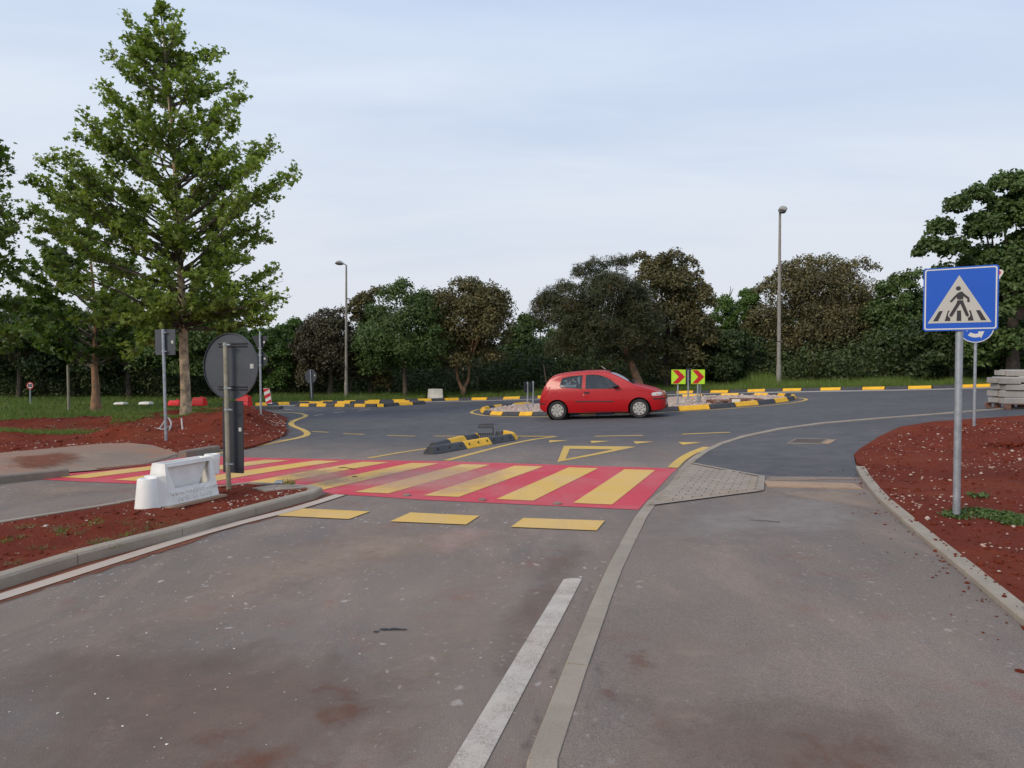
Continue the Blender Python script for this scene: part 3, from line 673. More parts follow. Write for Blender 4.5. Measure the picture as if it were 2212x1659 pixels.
stain([(1640, 1058), (1850, 1058), (1905, 1085), (1990, 1165), (1960, 1150), (1870, 1100), (1700, 1075)], .0355, 'st_tan', footway_r, .25)
stain([(1650, 1028), (1850, 1029), (1862, 1036), (1650, 1040)], .0385, 'st_tan', footway_r, .12, .1)
stain([(1270, 1420), (1420, 1330), (1700, 1400), (1650, 1659), (1500, 1900), (1230, 1900), (1215, 1659)], .0345, 'st_tan', footway_r, .9)
stain([(1330, 1400), (1420, 1395), (1440, 1450), (1350, 1470)], .0365, 'st_red', footway_r, .28, .1)
stain([(1280, 1480), (1340, 1480), (1340, 1525), (1270, 1530)], .0368, 'st_red', footway_r, .2, .1)
stain([(1560, 1600), (1800, 1560), (2100, 1640), (2000, 1800), (1500, 1800)], .0367, 'st_red', footway_r, .8)
stain([(1300, 1300), (1400, 1290), (1440, 1320), (1330, 1350)], .0366, 'st_grey', footway_r, .3, .1)
stain([(640, 1480), (760, 1450), (830, 1520), (780, 1590), (650, 1560)], .006, 'st_red', road, .35)
stain([(330, 1600), (620, 1540), (800, 1640), (700, 1800), (300, 1780)], .0065, 'st_red', road, .8)
stain([(820, 1330), (1010, 1180), (1180, 1200), (1170, 1380), (1000, 1600), (820, 1659), (700, 1600)], .0045, 'st_tan', road, 1.0, .25)
stain([(420, 1230), (760, 1120), (1150, 1150), (1160, 1180), (900, 1230), (600, 1330), (200, 1450), (0, 1480), (100, 1380)], .0035, 'st_tan', road, .9, .25)
stain([(880, 1150), (1000, 1130), (1130, 1135), (1020, 1200), (900, 1230)], .0075, 'st_pale', road, .5)
stain([(180, 1560), (260, 1540), (290, 1590), (220, 1610)], .0078, 'st_pale', road, .16, .08)
stain([(0, 1045), (160, 1036), (320, 1050), (280, 1065), (100, 1080), (0, 1085)], .006, 'st_tan', road, .7)
stain([(1140, 1640), (1185, 1550), (1230, 1400), (1310, 1210), (1340, 1160), (1325, 1165), (1280, 1240), (1200, 1400), (1150, 1520), (1105, 1640), (1090, 1800), (1120, 1800)], .0042, 'st_dark', road, .12, .12)
stain([(1210, 1640), (1240, 1545), (1275, 1420), (1330, 1400), (1300, 1500), (1290, 1659)], .0335, 'st_dark', footway_r, .25, .12)
pt = [(70, 1012), (82, 1003), (105, 992), (200, 982), (325, 975.5), (370, 978), (335, 988), (270, 1001), (205, 1008), (150, 1012)]
patch_l = sheet('footway_patch', [tuple(G(x, y, .08)[:2]) for x, y in pt], 0, M['walk_l2'], walk_left, step=.25, zf=lambda x, y: lw(x, y) + .005)
stain([(60, 985), (130, 975), (210, 988), (160, 1000), (80, 1010), (0, 1015), (0, 990)], .1, 'st_red', walk_left, .6, .25, zf=lambda x, y: lw(x, y) + .010)
stain([(200, 1013), (330, 1001), (400, 978), (420, 978), (370, 992), (330, 1006), (210, 1020)], .004, 'st_red', road, .12, .12, zf=lambda x, y: .018)
stain([(560, 961), (600, 951), (632, 940), (636, 930), (622, 920), (624, 908), (634, 901), (610, 895), (600, 915), (600, 935), (575, 950)], .0045, 'st_red', road, .35, .12)
stain([(0, 1400), (400, 1330), (900, 1400), (1050, 1500), (960, 1659), (800, 1900), (-200, 1900), (-200, 1500)], .0030, 'st_brown', road, 1.2, .25)
stain([(1260, 1450), (1500, 1480), (1900, 1450), (2212, 1600), (2212, 1900), (1200, 1900), (1215, 1659)], .0342, 'st_brown', footway_r, 1.0, .25)
stain([(1050, 1350), (1180, 1180), (1300, 1160), (1250, 1320), (1120, 1600), (1060, 1800), (900, 1900)], .0032, 'st_brown', road, .5, .15)
# paint flakes, drain covers, tar marks
for (x, y) in ((879, 1071.5), (1041.7, 1081.5), (1204, 1089.8)):
    p = G(x, y); MB().lathe([(0, .020), (.045, .020), (.052, .017), (.052, 0)], (p.x, p.y, .004), n=14).build('road_stud', M['kerb_d'], road)
t = thing('drain_grate', 'rusty rectangular drain grate set in the dark new footway asphalt', 'drain grate', tuple(G(1745, 953, .03)))
p0, p1, p2 = G(1703, 957.5, .03), G(1770, 958.5, .03), G(1722, 948.3, .03)
u, v = (p1 - p0), (p2 - p0)
g = MB(); g.prism([(-.05, -.1), (1.05, -.1), (1.05, 1.1), (-.05, 1.1)], p0 + Vector((0, 0, .008)), u, v, .03); g.build('surround', M['kerb_d'], t, world=True); MB().prism([(1.07, 0), (1.32, 0), (1.32, .9), (1.07, .9)], p0 + Vector((0, 0, .010)), u, v, .03).build('patch_slab', M['slab'], t, world=True)
for k in range(9): MB().prism([(.04 + k * .108, .08), (.10 + k * .108, .08), (.10 + k * .108, .92), (.04 + k * .108, .92)], p0 + Vector((0, 0, .014)), u, v, .02).build('bar', M['iron'], t, world=True)
tm = MB()
p0 = G(1622, 1124, .03); p1 = G(1682, 1129, .03)
for k in range(26):
    s = k / 25; p = p0.lerp(p1, s); a = random.uniform(0, 6.3); r = random.uniform(.008, .018)
    q = p + Vector((0, random.uniform(-.02, .03), 0))
    tm.add([(q.x + r * math.cos(a + i * 1.05) * random.uniform(.6, 1.9), q.y + r * math.sin(a + i * 1.05) * random.uniform(.5, 1.1), .0345 + .0006 * k / 6) for i in range(6)], [(0, 1, 2, 3, 4, 5)])
tag(tm.build('tar_stain', M['tar']), 'row of small black tar drips on the right footway asphalt', 'stain')
tm = MB()
for k, (x, y, r) in enumerate(((829, 1360.5, .03), (840, 1361, .026), (851, 1360, .032), (860, 1361, .022), (872, 1361.5, .02), (812, 1366, .02))):
    q = G(x, y); tm.add([(q.x + r * math.cos(i * .9) * random.uniform(.8, 1.5), q.y + r * math.sin(i * .9) * random.uniform(.4, .7), .005 + k * .0006) for i in range(7)], [tuple(range(7))])
tag(tm.build('tar_stain', M['tar']), 'short black oily smear in the middle of the foreground lane', 'stain')
# ================================================================== kerb blocks
def block(a, b, parent, mat, w1=.26, w0=.09, h=.14, gap=.012, name='kerb_block', base=.0):
    d = (b - a); L = d.length; d.normalize(); n = Vector((-d.y, d.x, 0)); m = MB(); vs = []
    prof = [(-w1 / 2, 0), (-w1 / 2, .02), (-w0 / 2 - .012, h - .012), (-w0 / 2 + .01, h), (w0 / 2 - .01, h), (w0 / 2 + .012, h - .012), (w1 / 2, .02), (w1 / 2, 0)]
    for p in (a + d * gap, b - d * gap):
        for o_, z in prof:
            q = p + n * o_; vs.append((q.x, q.y, H(p.x, p.y) + z + base))
    k = len(prof); m.add(vs, [tuple(range(k)), tuple(range(2 * k - 1, k - 1, -1))] + [(i, (i + 1) % k, (i + 1) % k + k, i + k) for i in range(k)])
    return m.build(name, mat, parent, world=True)
def W2(p): return Vector((p.x, p.y, 0))
# far kerb
far = thing('kerb_row', 'long black and yellow kerb running along the far grass verge', 'kerb', tuple(G(1200, oy(1200))))
YS = [(552, 576), (599, 622.5), (645.5, 669), (693, 718), (743, 768), (793, 820), (847, 874), (901, 930), (959, 990), (1021, 1054.6), (1088.4, 1124.6), (1162, 1199), (1235, 1272), (1309, 1346), (1384, 1422), (1461, 1498.5), (1537, 1575.4), (1614, 1653), (1691.5, 1732), (1773, 1817.4), (1863.6, 1912.4), (1961, 2012.7), (2076.5, 2140), (2205, 2275)]
for k, (a, b) in enumerate(YS):
    P = lambda x: W2(G(x, oy(x) - .7))
    block(P(a), P(b), far, M['rub_y'], w1=.34, w0=.16, h=.13 if a > 1300 else .14)
    if k + 1 < len(YS): block(P(b), P(YS[k + 1][0]), far, M['rub_k'], w1=.34, w0=.16, h=.13 if a > 1300 else .14)
# splitter island far left
sp = thing('kerb_row', 'narrow black and yellow kerb island lying before the far kerb on the left', 'kerb', tuple(G(760, 876)))
fx = [(638.5, 878), (648.7, 878), (668.8, 878.1), (685, 878.1), (705.6, 878.2), (724, 878.4), (746, 878.5), (766.4, 878.8), (791, 879), (814, 879), (829, 878.8), (859, 875.6), (890, 874.6), (916, 872.6)]
for k, (a, b) in enumerate(zip(fx, fx[1:])): block(W2(G(*a)), W2(G(*b)), sp, M['rub_y'] if k in (1, 3, 5, 7, 9, 11) else M['rub_k'], w1=.26, w0=.1, h=.14)
bx = [(641, 874.6), (668, 874), (697, 873.6), (728, 873.2), (757, 873), (787, 872.4), (819, 872), (851, 871.6), (885, 871.4), (914, 872)]
for k, (a, b) in enumerate(zip(bx, bx[1:])): block(W2(G(*a)), W2(G(*b)), sp, M['rub_y'] if k % 2 == 1 else M['rub_k'], w1=.26, w0=.1, h=.15)
# ring around the gravel island
ring = thing('kerb_row', 'black and yellow kerb ring round the pale gravel island behind the red car', 'kerb', tuple(G(1390, 875)))
front = [(1043.5, 888.3), (1050, 893.5), (1064, 896), (1089, 897.3), (1124.6, 897.5), (1153.5, 897.6), (1185, 897.5), (1218, 897), (1252, 896.3), (1288, 895.3), (1326, 894), (1366, 892.2), (1414, 889.8), (1464, 887.3), (1529.8, 883.2), (1584.8, 878.6), (1633, 874.2), (1670, 870.6), (1696.4, 866.9), (1711.5, 863.4)]
cols_f = 'YKYKYKYKYKYKKYKYKYK'
for k, (a, b) in enumerate(zip(front, front[1:])): block(W2(G(*a)), W2(G(*b)), ring, M['rub_y'] if cols_f[k] == 'Y' else M['rub_k'], h=.15 if k > 11 else .13)
back = [(1711.5, 863.4), (1713, 860.4), (1699.4, 858.6), (1683.6, 857.7), (1661, 857.2), (1630.8, 857.0), (1596.7, 857.2), (1558, 857.8), (1517, 858.8), (1473.5, 860.2), (1436, 861.3), (1398, 862.8), (1360, 864.2), (1323, 865.8), (1285, 867.6), (1248, 869.4), (1212, 871.2), (1176, 873.4), (1142, 876), (1109, 879), (1082, 881.6), (1065, 883.6), (1053.5, 885.3), (1043.5, 888.3)]
cols_b = 'YKYKYKYKYKYKYKYKYKYKYKY'
for k, (a, b) in enumerate(zip(back, back[1:])): block(W2(G(*a)), W2(G(*b)), ring, M['rub_y'] if cols_b[k] == 'Y' else M['rub_k'], h=.16)
rg = [Vector(G(*p)[:2]) for p in front[::2] + back[1::2]]
cg = sum(rg, Vector((0, 0))) / len(rg)
gravel = sheet('gravel_bed', [tuple(cg + (p - cg) * .985) for p in rg], .05, M['gravel'], kind='structure', step=.5)
# near splitter island
ns = thing('kerb_row', 'short black and yellow wedge of rubber kerb in the carriageway beyond the crossing', 'kerb', tuple(G(1020, 960)))
A = [W2(G(x, y)) for x, y in ((927, 981.5), (997, 969.5), (1052, 959.5), (1103, 951))]
for k in range(3):
    o = block(A[k], A[k + 1], ns, M['rub_y'] if k == 1 else M['rub_k'], w1=.29, w0=.08, h=.15, gap=.006)
    d = (A[k + 1] - A[k]); n = Vector((d.y, -d.x, 0)).normalized()
    for s in (.15, .5, .85):
        q = A[k] + d * s + n * .092; z = H(q.x, q.y) + .085
        sl = MB().box((0, 0, 0), (.014, .05, .05), Matrix.Rotation(math.atan2(d.y, d.x), 3, 'Z') @ Matrix.Rotation(R(58), 3, 'X'))
        sl.v = [tuple(Vector(v) + q + Vector((0, 0, z))) for v in sl.v]; sl.build('fixing_slot', M['ink'], o, world=False)
        o.children[-1].matrix_parent_inverse = Matrix.Translation(ns.location).inverted()
E = [W2(G(x, y)) for x, y in ((1103, 951), (1107, 947), (1090, 942.5))]
block(E[0], E[1], ns, M['rub_y'], w1=.28, w0=.08, h=.15); block(E[1], E[2], ns, M['rub_y'], w1=.2, w0=.08, h=.148)
B = [W2(G(x, y)) for x, y in ((935, 971), (966, 962.5), (1000, 954.5), (1027, 949.8))]
for k in range(3): block(B[k], B[k + 1], ns, M['rub_y'] if k == 1 else M['rub_k'], w1=.26, w0=.07, h=.145)
block(B[3], B[3] + (B[3] - B[2]).normalized() * .07, ns, M['rub_y'], w1=.26, w0=.07, h=.15)
block(W2(G(1072, 944.5)), W2(G(1089, 943)), ns, M['rub_k'], w1=.26, w0=.07, h=.14)
# slotted black plastic foot of a knocked over panel
b0, b1 = G(1032, 950.5), G(1067, 948.5); t = thing('barrier_foot', 'slotted black plastic barrier foot stuck upright between the rubber kerbs', 'barrier foot', tuple((b0 + b1) / 2))
u = (b1 - b0); L = u.length; u.normalize(); v = Vector((0, 0, 1)); n = u.cross(v)
g = MB()
for z in (.015, .135): g.box((b0 + b1) / 2 + v * z, (L, .05, .03), Matrix.Rotation(math.atan2(u.y, u.x), 3, 'Z'))
g.build('frame', M['rub_k'], t, world=True)
for k in range(9):
    MB().box(b0 + u * L * (k + .5) / 9 + v * .075, (.018, .04, .09), Matrix.Rotation(math.atan2(u.y, u.x), 3, 'Z')).build('slat', M['rub_k'], t, world=True)
MB().tube([b1 - u * .02 + v * .13, b1 - u * .02 + v * .29], .016, 8).build('upright', M['rub_k'], t, world=True)
rt = Matrix.Rotation(math.atan2(u.y, u.x), 3, 'Z')
MB().box((b0 + b1) / 2 + v * .275, (L, .03, .018), rt).build('lower_rail', M['rub_k'], t, world=True)
MB().box((b0 + b1) / 2 + v * .36 + u * .02, (L * .95, .02, .016), rt).build('upper_rail', M['rub_k'], t, world=True)
for k in range(8): MB().box(b0 + u * L * (k + .6) / 8.2 + v * .318, (.022, .02, .075), rt @ Matrix.Rotation(R(10), 3, 'Y')).build('slat', M['rub_k'], t, world=True)
# ================================================================== signs
def pole(base, h, r, parent, mat='galv', lean=(0, 0), name='pole', n=14):
    b = Vector(base); top = b + Vector((lean[0], lean[1], h))
    return MB().tube([b - Vector((0, 0, .05)), top], r, n).build(name, M[mat], parent, True, world=True)
def uv(yaw):
    """plate axes; yaw turns the right hand edge towards the viewer"""
    return Vector((math.cos(yaw), -math.sin(yaw), 0)), Vector((0, 0, 1))
def sticker(c, u, v, s, parent):
    MB().prism([(-s, -s * 1.1), (s, -s * 1.1), (s, s * 1.1), (-s, s * 1.1)], c, u, v, .001).build('sticker', M['sticker'], parent, world=True)
# 1 pedestrian crossing sign
b = G(2066, 1113, .06); Y = b.y; t = thing('crossing_sign', 'square blue pedestrian crossing sign on a grey steel pole in the right earth bed', 'road sign', tuple(b))
yw = R(-26)
zc = at(2072, 646, Y); s_ = .345
u, v = Vector((math.cos(R(31)), -math.sin(R(31)), 0)), Vector((0, 0, 1))
pole(b, at(2072, 600, Y).z - b.z, .037, t, lean=(0.0, 0))
n = u.cross(v)      # towards the viewer
if n.y > 0: n = -n
c = Vector((b.x, b.y, zc.z)) + n * .055
def front(poly, d, mat, name, c=c, u=u, v=v, n=n, t=t, th=.002): return MB().prism(poly, Vector(c) + n * d, u, v, th).build(name, M[mat], t, world=True)
pl = front(rrect(-s_, -s_, s_, s_, .03), 0, 'blue', 'plate', th=.022)
bd = rrect(-s_ + .014, -s_ + .014, s_ - .014, s_ - .014, .024); bi = rrect(-s_ + .027, -s_ + .027, s_ - .027, s_ - .027, .016)
m = MB(); o = c + n * .0015; k = len(bd)
m.add([o + u * p[0] + v * p[1] for p in bd] + [o + u * p[0] + v * p[1] for p in bi], [(i, (i + 1) % k, (i + 1) % k + k, i + k) for i in range(k)]); m.build('border', M['white'], t, world=True)
def Q(x, y): # zoomed crop coordinates -> plate coordinates
    # plate corners in the crop: (400,285) (1685,205) (1665,1330) (385,1360)
    yt = 285 + (x - 400) * (205 - 285) / 1285; yb = 1360 + (x - 385) * (1330 - 1360) / 1280
    fy = (y - yt) / (yb - yt); xl = 400 - 15 * fy; xr = 1685 - 20 * fy
    return ((x - xl) / (xr - xl) * 2 * s_ - s_, s_ - fy * 2 * s_)
front([Q(*p) for p in ((1020, 392), (470, 1225), (1558, 1195))][::1], .0025, 'sgrey', 'triangle')
for poly in (((675, 1010), (738, 1008), (655, 1185), (565, 1187)), ((825, 1003), (860, 1002), (866, 1180), (768, 1183)), ((982, 1000), (1050, 998), (1056, 1178), (972, 1180)), ((1175, 997), (1215, 996), (1265, 1172), (1165, 1174)), ((1300, 994), (1368, 992), (1475, 1166), (1385, 1168))):
    front([Q(*p) for p in poly], .0035, 'ink', 'stripe')
def thick(pts, r0, r1, n_=7):
    """outline of a rounded bar between two crop points"""
    (x0, y0), (x1, y1) = pts; a = math.atan2(y1 - y0, x1 - x0); o = []
    for k in range(n_): t_ = a + math.pi / 2 + math.pi * k / (n_ - 1); o.append((x0 + r0 * math.cos(t_), y0 + r0 * math.sin(t_)))
    for k in range(n_): t_ = a - math.pi / 2 + math.pi * k / (n_ - 1); o.append((x1 + r1 * math.cos(t_), y1 + r1 * math.sin(t_)))
    return [Q(*p) for p in o]
for pts in (((1010, 850), (878, 1075)), ((1060, 850), (1155, 1070))): front(thick(pts, 50, 52), .0042, 'sgrey', 'outline')
front(circle(.0235, 20, *Q(1005, 619)), .005, 'ink', 'figure_head')
bodyp = [(1030, 680), (1050, 670), (1078, 680), (1110, 715), (1190, 775), (1198, 845), (1180, 858), (1152, 848), (1156, 800), (1092, 755), (1086, 808), (990, 812), (975, 770), (895, 852), (872, 862), (858, 842), (955, 735), (1000, 695)]
front([Q(*p) for p in bodyp], .005, 'ink', 'figure_torso')
front([Q(*p) for p in ((988, 824), (1085, 822), (1100, 870), (1185, 1075), (1178, 1098), (1155, 1105), (1132, 1092), (1038, 882), (905, 1095), (880, 1110), (855, 1100), (850, 1075), (970, 880))], .005, 'ink', 'figure_legs')
# clamps
for dz in (.2, -.2): MB().tube([Vector((b.x, b.y, c.z + dz - .015)), Vector((b.x, b.y, c.z + dz + .015))], .043, 12).build('clamp', M['galv'], t, world=True)
# 2 roundabout + give way sign
b = G(2104, 920, .05); Y = b.y; t = thing('roundabout_sign', 'round blue roundabout arrow sign under a red triangle on the pole behind the crossing sign', 'road sign', tuple(b))
cz = at(2108, 707, Y).z; u, v = Vector((math.cos(R(30)), -math.sin(R(30)), 0)), Vector((0, 0, 1)); n = u.cross(v); n = n if n.y < 0 else -n
tri_r = at(2165, 592, Y)
pole(b, at(2108, 575, Y).z - b.z, .03, t)
rr = 33.5 / F * Y; c = Vector((b.x, b.y, cz)) + n * .045
MB().prism(circle(rr, 40), c, u, v, .015).build('disc', M['blue'], t, world=True)
m = MB(); k = 40; A1, A2 = circle(rr * .99, k), circle(rr * .94, k)
m.add([c + n * .0015 + u * p[0] + v * p[1] for p in A1 + A2], [(i, (i + 1) % k, (i + 1) % k + k, i + k) for i in range(k)]); m.build('rim', M['white'], t, world=True)
for k in range(3):
    a0 = R(-130 + 120 * k); m = MB(); arc = [a0 + R(62) * i / 8 for i in range(9)]; ri, ro = rr * .42, rr * .66
    poly = [(ro * math.cos(a), ro * math.sin(a)) for a in arc]; ae = arc[-1]; hw = rr * .24; rm = (ri + ro) / 2
    poly += [((rm + hw) * math.cos(ae), (rm + hw) * math.sin(ae)), (rm * math.cos(ae + R(38)), rm * math.sin(ae + R(38))), ((rm - hw) * math.cos(ae), (rm - hw) * math.sin(ae))]
    poly += [(ri * math.cos(a), ri * math.sin(a)) for a in arc[::-1]]
    MB().prism(poly, c + n * .003, u, v, .0015).build('arrow', M['white'], t, world=True)
tw = abs((tri_r - Vector((b.x, b.y, tri_r.z))).dot(u)) ; ct = Vector((b.x, b.y, at(2108, 586, Y).z)) + n * .045
def tri_poly(w): r_ = .12 * w; return [p for cx_, cy_, a0 in ((w - r_, -r_ * .9, -20), (-(w - r_), -r_ * .9, 90 + 10), (0, -w * 1.66, 210)) for p in [(cx_ + r_ * math.cos(R(a0 + 110 * i / 4)), cy_ + r_ * math.sin(R(a0 + 110 * i / 4))) for i in range(5)]]
MB().prism(tri_poly(tw), ct, u, v, .012).build('triangle_plate', M['white'], t, world=True)
MB().prism([(x * .90, y * .90 - .02 * tw) for x, y in tri_poly(tw)], ct + n * .003, u, v, .0015).build('red_band', M['sred'], t, world=True)
MB().prism([(x * .55, y * .55 - .15 * tw) for x, y in tri_poly(tw)], ct + n * .005, u, v, .0015).build('white_field', M['white'], t, world=True)
# 3 back of big round sign on the island
b = G(494, 1055, .11); Y = b.y; t = thing('round_sign', 'large round grey sign seen from behind with a tall dark plate hanging under it', 'road sign', tuple(b))
top = at(487, 742, Y); leanx = top.x - b.x
MB().tube([b - Vector((0, 0, .05)), Vector((top.x, top.y, top.z))], .0305, 16).build('pole', M['galv_y'], t, True, world=True)
MB().lathe([(0, .012), (.03, .012), (.033, 0)], (top.x, top.y, top.z), n=14).build('cap', M['galv_y'], t, world=True)
u, v = uv(R(19)); n = u.cross(v); n = n if n.y < 0 else -n
rr = 72.5 / F * Y; c = at(493, 791, Y + .05) - n * .05
def plate(poly, c, depth, mat, name): return MB().prism(poly, c, u, v, depth).build(name, M[mat], t, world=True)
plate(circle(rr, 48), c, .004, 'signback', 'disc')
m = MB(); k = 48; A1 = circle(rr, k); ob_ = [c + u * p[0] + v * p[1] for p in A1]; m.add(ob_ + [p + n * .018 for p in ob_] + [c + n * .018 + u * p[0] * .985 + v * p[1] * .985 for p in A1], [(i, (i + 1) % k, (i + 1) % k + k, i + k) for i in range(k)] + [(i + k, (i + 1) % k + k, (i + 1) % k + 2 * k, i + 2 * k) for i in range(k)])
m.build('rim', M['signback'], t, world=True)
for py, hw in ((744.5, 33), (838.5, 33)):
    pc = at(492, py, Y)
    for dz in (.018, -.018):
        q = Vector((pc.x, pc.y, pc.z + dz)); q = c + u * (q - c).dot(u) + v * (q - c).dot(v) + n * .008
        MB().box(q, (.46, .02, .010), Matrix.Rotation(math.atan2(u.y, u.x), 3, 'Z')).build('rail', M['ink'], t, world=True)
for py in (744.5, 838.5, 885, 1003.5):
    s = (py - 742) / (1057 - 742); q = top.lerp(b, s)
    MB().tube([q - Vector((0, 0, .012)), q + Vector((0, 0, .012))], .036, 14).build('clamp', M['galv'], t, world=True)
    MB().box(q + u * .055 + n * .002, (.05, .03, .018), Matrix.Rotation(math.atan2(u.y, u.x), 3, 'Z')).build('bolt', M['galv'], t, world=True)
pc = at(498, 944.5, Y + .05) - n * .045; hw = 22.5 / F * Y / .82 ; hh = 79 / F * Y
plate(rrect(-hw, -hh, hw, hh, .012), pc, .010, 'signback_d', 'lower_plate')
sticker(c + u * .33 + n * .003, u, v, .027, t); sticker(pc + u * .115 + n * .003 + v * .10, u, v, .022, t)
# 4 back of square sign
b = G(358.8, 950, .10); Y = b.y; t = thing('square_sign', 'small square grey sign seen from behind on a pole in the left earth bed', 'road sign', tuple(b))
top = at(352, 711, Y)
MB().tube([b - Vector((0, 0, .1)), top], .034, 14).build('pole', M['galv'], t, True, world=True)
c = at(356.5, 739, Y + .05); hw = 21.5 / F * Y / .81; hh = 27.5 / F * Y; u, v = uv(R(17)); n = u.cross(v); n = n if n.y < 0 else -n
plate(rrect(-hw, -hh, hw, hh, .02), c, .012, 'signback', 'plate'); sticker(c + u * hw * .72 + n * .003, u, v, .03, t)
for py in (718, 759):
    q = at(353, py, Y); MB().tube([q - Vector((0, 0, .014)), q + Vector((0, 0, .014))], .041, 12).build('clamp', M['galv'], t, world=True); MB().box(q + u * .06, (.06, .03, .02), Matrix.Rotation(math.atan2(u.y, u.x), 3, 'Z')).build('bolt', M['galv'], t, world=True)
# 5 back of triangle + round sign
b = G(563.5, 875.5, .3); b = at(563.5, 878, 21.5); Y = b.y; t = thing('triangle_sign', 'dark sign backs, a triangle above a disc, on a tall pole behind the earth mound', 'road sign', tuple(b))
top = at(561.5, 716, Y); MB().tube([b - Vector((0, 0, .4)), top], .032, 12).build('pole', M['galv'], t, True, world=True)
u, v = uv(R(15)); n = u.cross(v); n = n if n.y < 0 else -n
c = at(561.5, 727, Y + .06); w_ = 20 / F * Y; MB().prism([(-w_, 0), (-w_ * .93, .02), (w_ * .93, .02), (w_, 0), (w_ * .08, -w_ * 1.7), (-w_ * .08, -w_ * 1.7)], c, u, v, .012).build('triangle_plate', M['signback_d'], t, world=True)
c2 = at(563, 777, Y + .06); MB().prism(circle(17 / F * Y, 28), c2, u, v, .012).build('disc', M['signback_d'], t, world=True)
sticker(c + u * .14 - v * .17 + n * .003, u, v, .028, t); sticker(c2 + u * .14 + v * .03 + n * .003, u, v, .028, t)
for py in (752.5, 767, 789): q = at(562, py, Y); MB().box(q, (.11, .05, .02)).build('clamp', M['galv'], t, world=True)
# 6 small far round sign back
b = G(674, 869); Y = b.y; t = thing('round_sign', 'small round dark sign seen from behind beside the far left kerb island', 'road sign', tuple(b))
top = at(670.5, 799, Y); MB().tube([b - Vector((0, 0, .05)), top], .035, 10).build('pole', M['galv'], t, True, world=True)
u, v = uv(R(24)); n = u.cross(v); n = n if n.y < 0 else -n
c = at(671, 813, Y + .06); MB().prism(circle(15.5 / F * Y, 28), c, u, v, .012).build('disc', M['signback'], t, world=True)
q = at(673, 846, Y + .07); hw = 5 / F * Y; hh = 18 / F * Y; MB().prism(rrect(-hw, -hh, hw, hh, .02), q, u, v, .012).build('lower_plate', M['signback_d'], t, world=True)
sticker(c + u * .26 + v * .05 + n * .003, u, v, .04, t)
# 7 speed limit sign
b = G(108 * .6064, 858); b = at(65.5, 860, 36); Y = b.y; t = thing('speed_limit_sign', 'round 50 speed limit sign with a red rim in front of the left wood', 'road sign', tuple(b))
MB().tube([b - Vector((0, 0, .6)), at(65, 833, Y)], .035, 8).build('pole', M['galv'], t, True, world=True)
c = at(64.8, 833, Y - .05); u, v = uv(0); n = Vector((0, -1, 0)); rr = 7.6 / F * Y
MB().prism(circle(rr, 28), c, u, v, .012).build('disc', M['sred'], t, world=True); MB().prism(circle(rr * .78, 28), c + n * .003, u, v, .002).build('white_field', M['white'], t, world=True)
def text(body, size, c, u, v, mat, parent, depth=.003, name='lettering', space=1.0, bold=0.0):
    cu = bpy.data.curves.new(name, 'FONT'); cu.body = body; cu.size = size; cu.align_x = 'CENTER'; cu.align_y = 'CENTER'; cu.extrude = depth; cu.space_character = space; cu.offset = bold; cu.resolution_u = 3
    tmp = bpy.data.objects.new('tmp', cu); C.objects.link(tmp); dg = bpy.context.evaluated_depsgraph_get(); me = bpy.data.meshes.new_from_object(tmp.evaluated_get(dg)); bpy.data.objects.remove(tmp)
    me.name = name; nn = u.cross(v); mt = Matrix((u, v, nn)).transposed().to_4x4(); mt.translation = c
    par = Matrix.Translation(parent.location) @ parent.rotation_euler.to_matrix().to_4x4()
    me.transform(par.inverted() @ mt); me.materials.clear(); return link(name, me, mat, parent)
text('50', rr * 1.25, c + n * .006, u, v, M['ink'], t, bold=.012)
# 8 bare pole left
b = at(148.5, 872, 30); t = thing('bare_post', 'bare galvanised post standing in the grass before the left wood', 'post', tuple(b)); MB().tube([b - Vector((0, 0, .3)), at(146.5, 790, 30)], [.055, .05], 10).build('pole', M['galv_y'], t, True, world=True)
# 9 chevrons
Yc = None
for (x0, x1, px, ground, lab) in ((1450.5, 1481, 1464, 877, 'left one of two lime and red chevron signs on the gravel island'), (1493, 1522.5, 1507, 875, 'right one of two lime and red chevron signs on the gravel island')):
    b = G(px, ground, .03); Y = b.y; t = thing('chevron_sign', lab, 'road sign', tuple(b), group='lime and red chevron signs')
    cpx = (x0 + x1) / 2; hw = (x1 - x0) / 2 / F * Y; hh = 15.6 / F * Y; c = at(cpx, 814, Y - .05); top = at(px, 806, Y)
    pole(b, top.z - b.z, .03, t, n=10)
    if px > 1480: pole(at(px + 5.5, 874.5, Y + .15), at(px, 806, Y).z - b.z, .025, t, n=10)
    u, v = uv(0); n = Vector((0, -1, 0))
    MB().prism([(-hw, -hh), (hw, -hh), (hw, hh), (-hw, hh)], c, u, v, .015).build('plate', M['lime'], t, world=True)
    MB().prism([(-.86 * hw, .93 * hh), (-.05 * hw, .93 * hh), (.93 * hw, 0), (-.05 * hw, -.93 * hh), (-.86 * hw, -.93 * hh), (.02 * hw, 0)], c + n * .003, u, v, .002).build('chevron', M['sred'], t, world=True)
b = G(1486.5, 867, .03); Y = b.y; t = thing('edge_on_sign', 'thin sign seen edge on between the two chevron signs', 'road sign', tuple(b))
pole(b, at(1486, 799, Y).z - b.z, .033, t, n=10); u, v = uv(R(80)); MB().prism(rrect(-.3, -.3, .3, .3, .03), at(1488.5, 812, Y), u, v, .014).build('plate', M['signback_d'], t, world=True)
for py in (801, 820): q = at(1487.5, py, Y - .03); MB().box(q, (.10, .05, .03)).build('clamp', M['galv'], t, world=True)
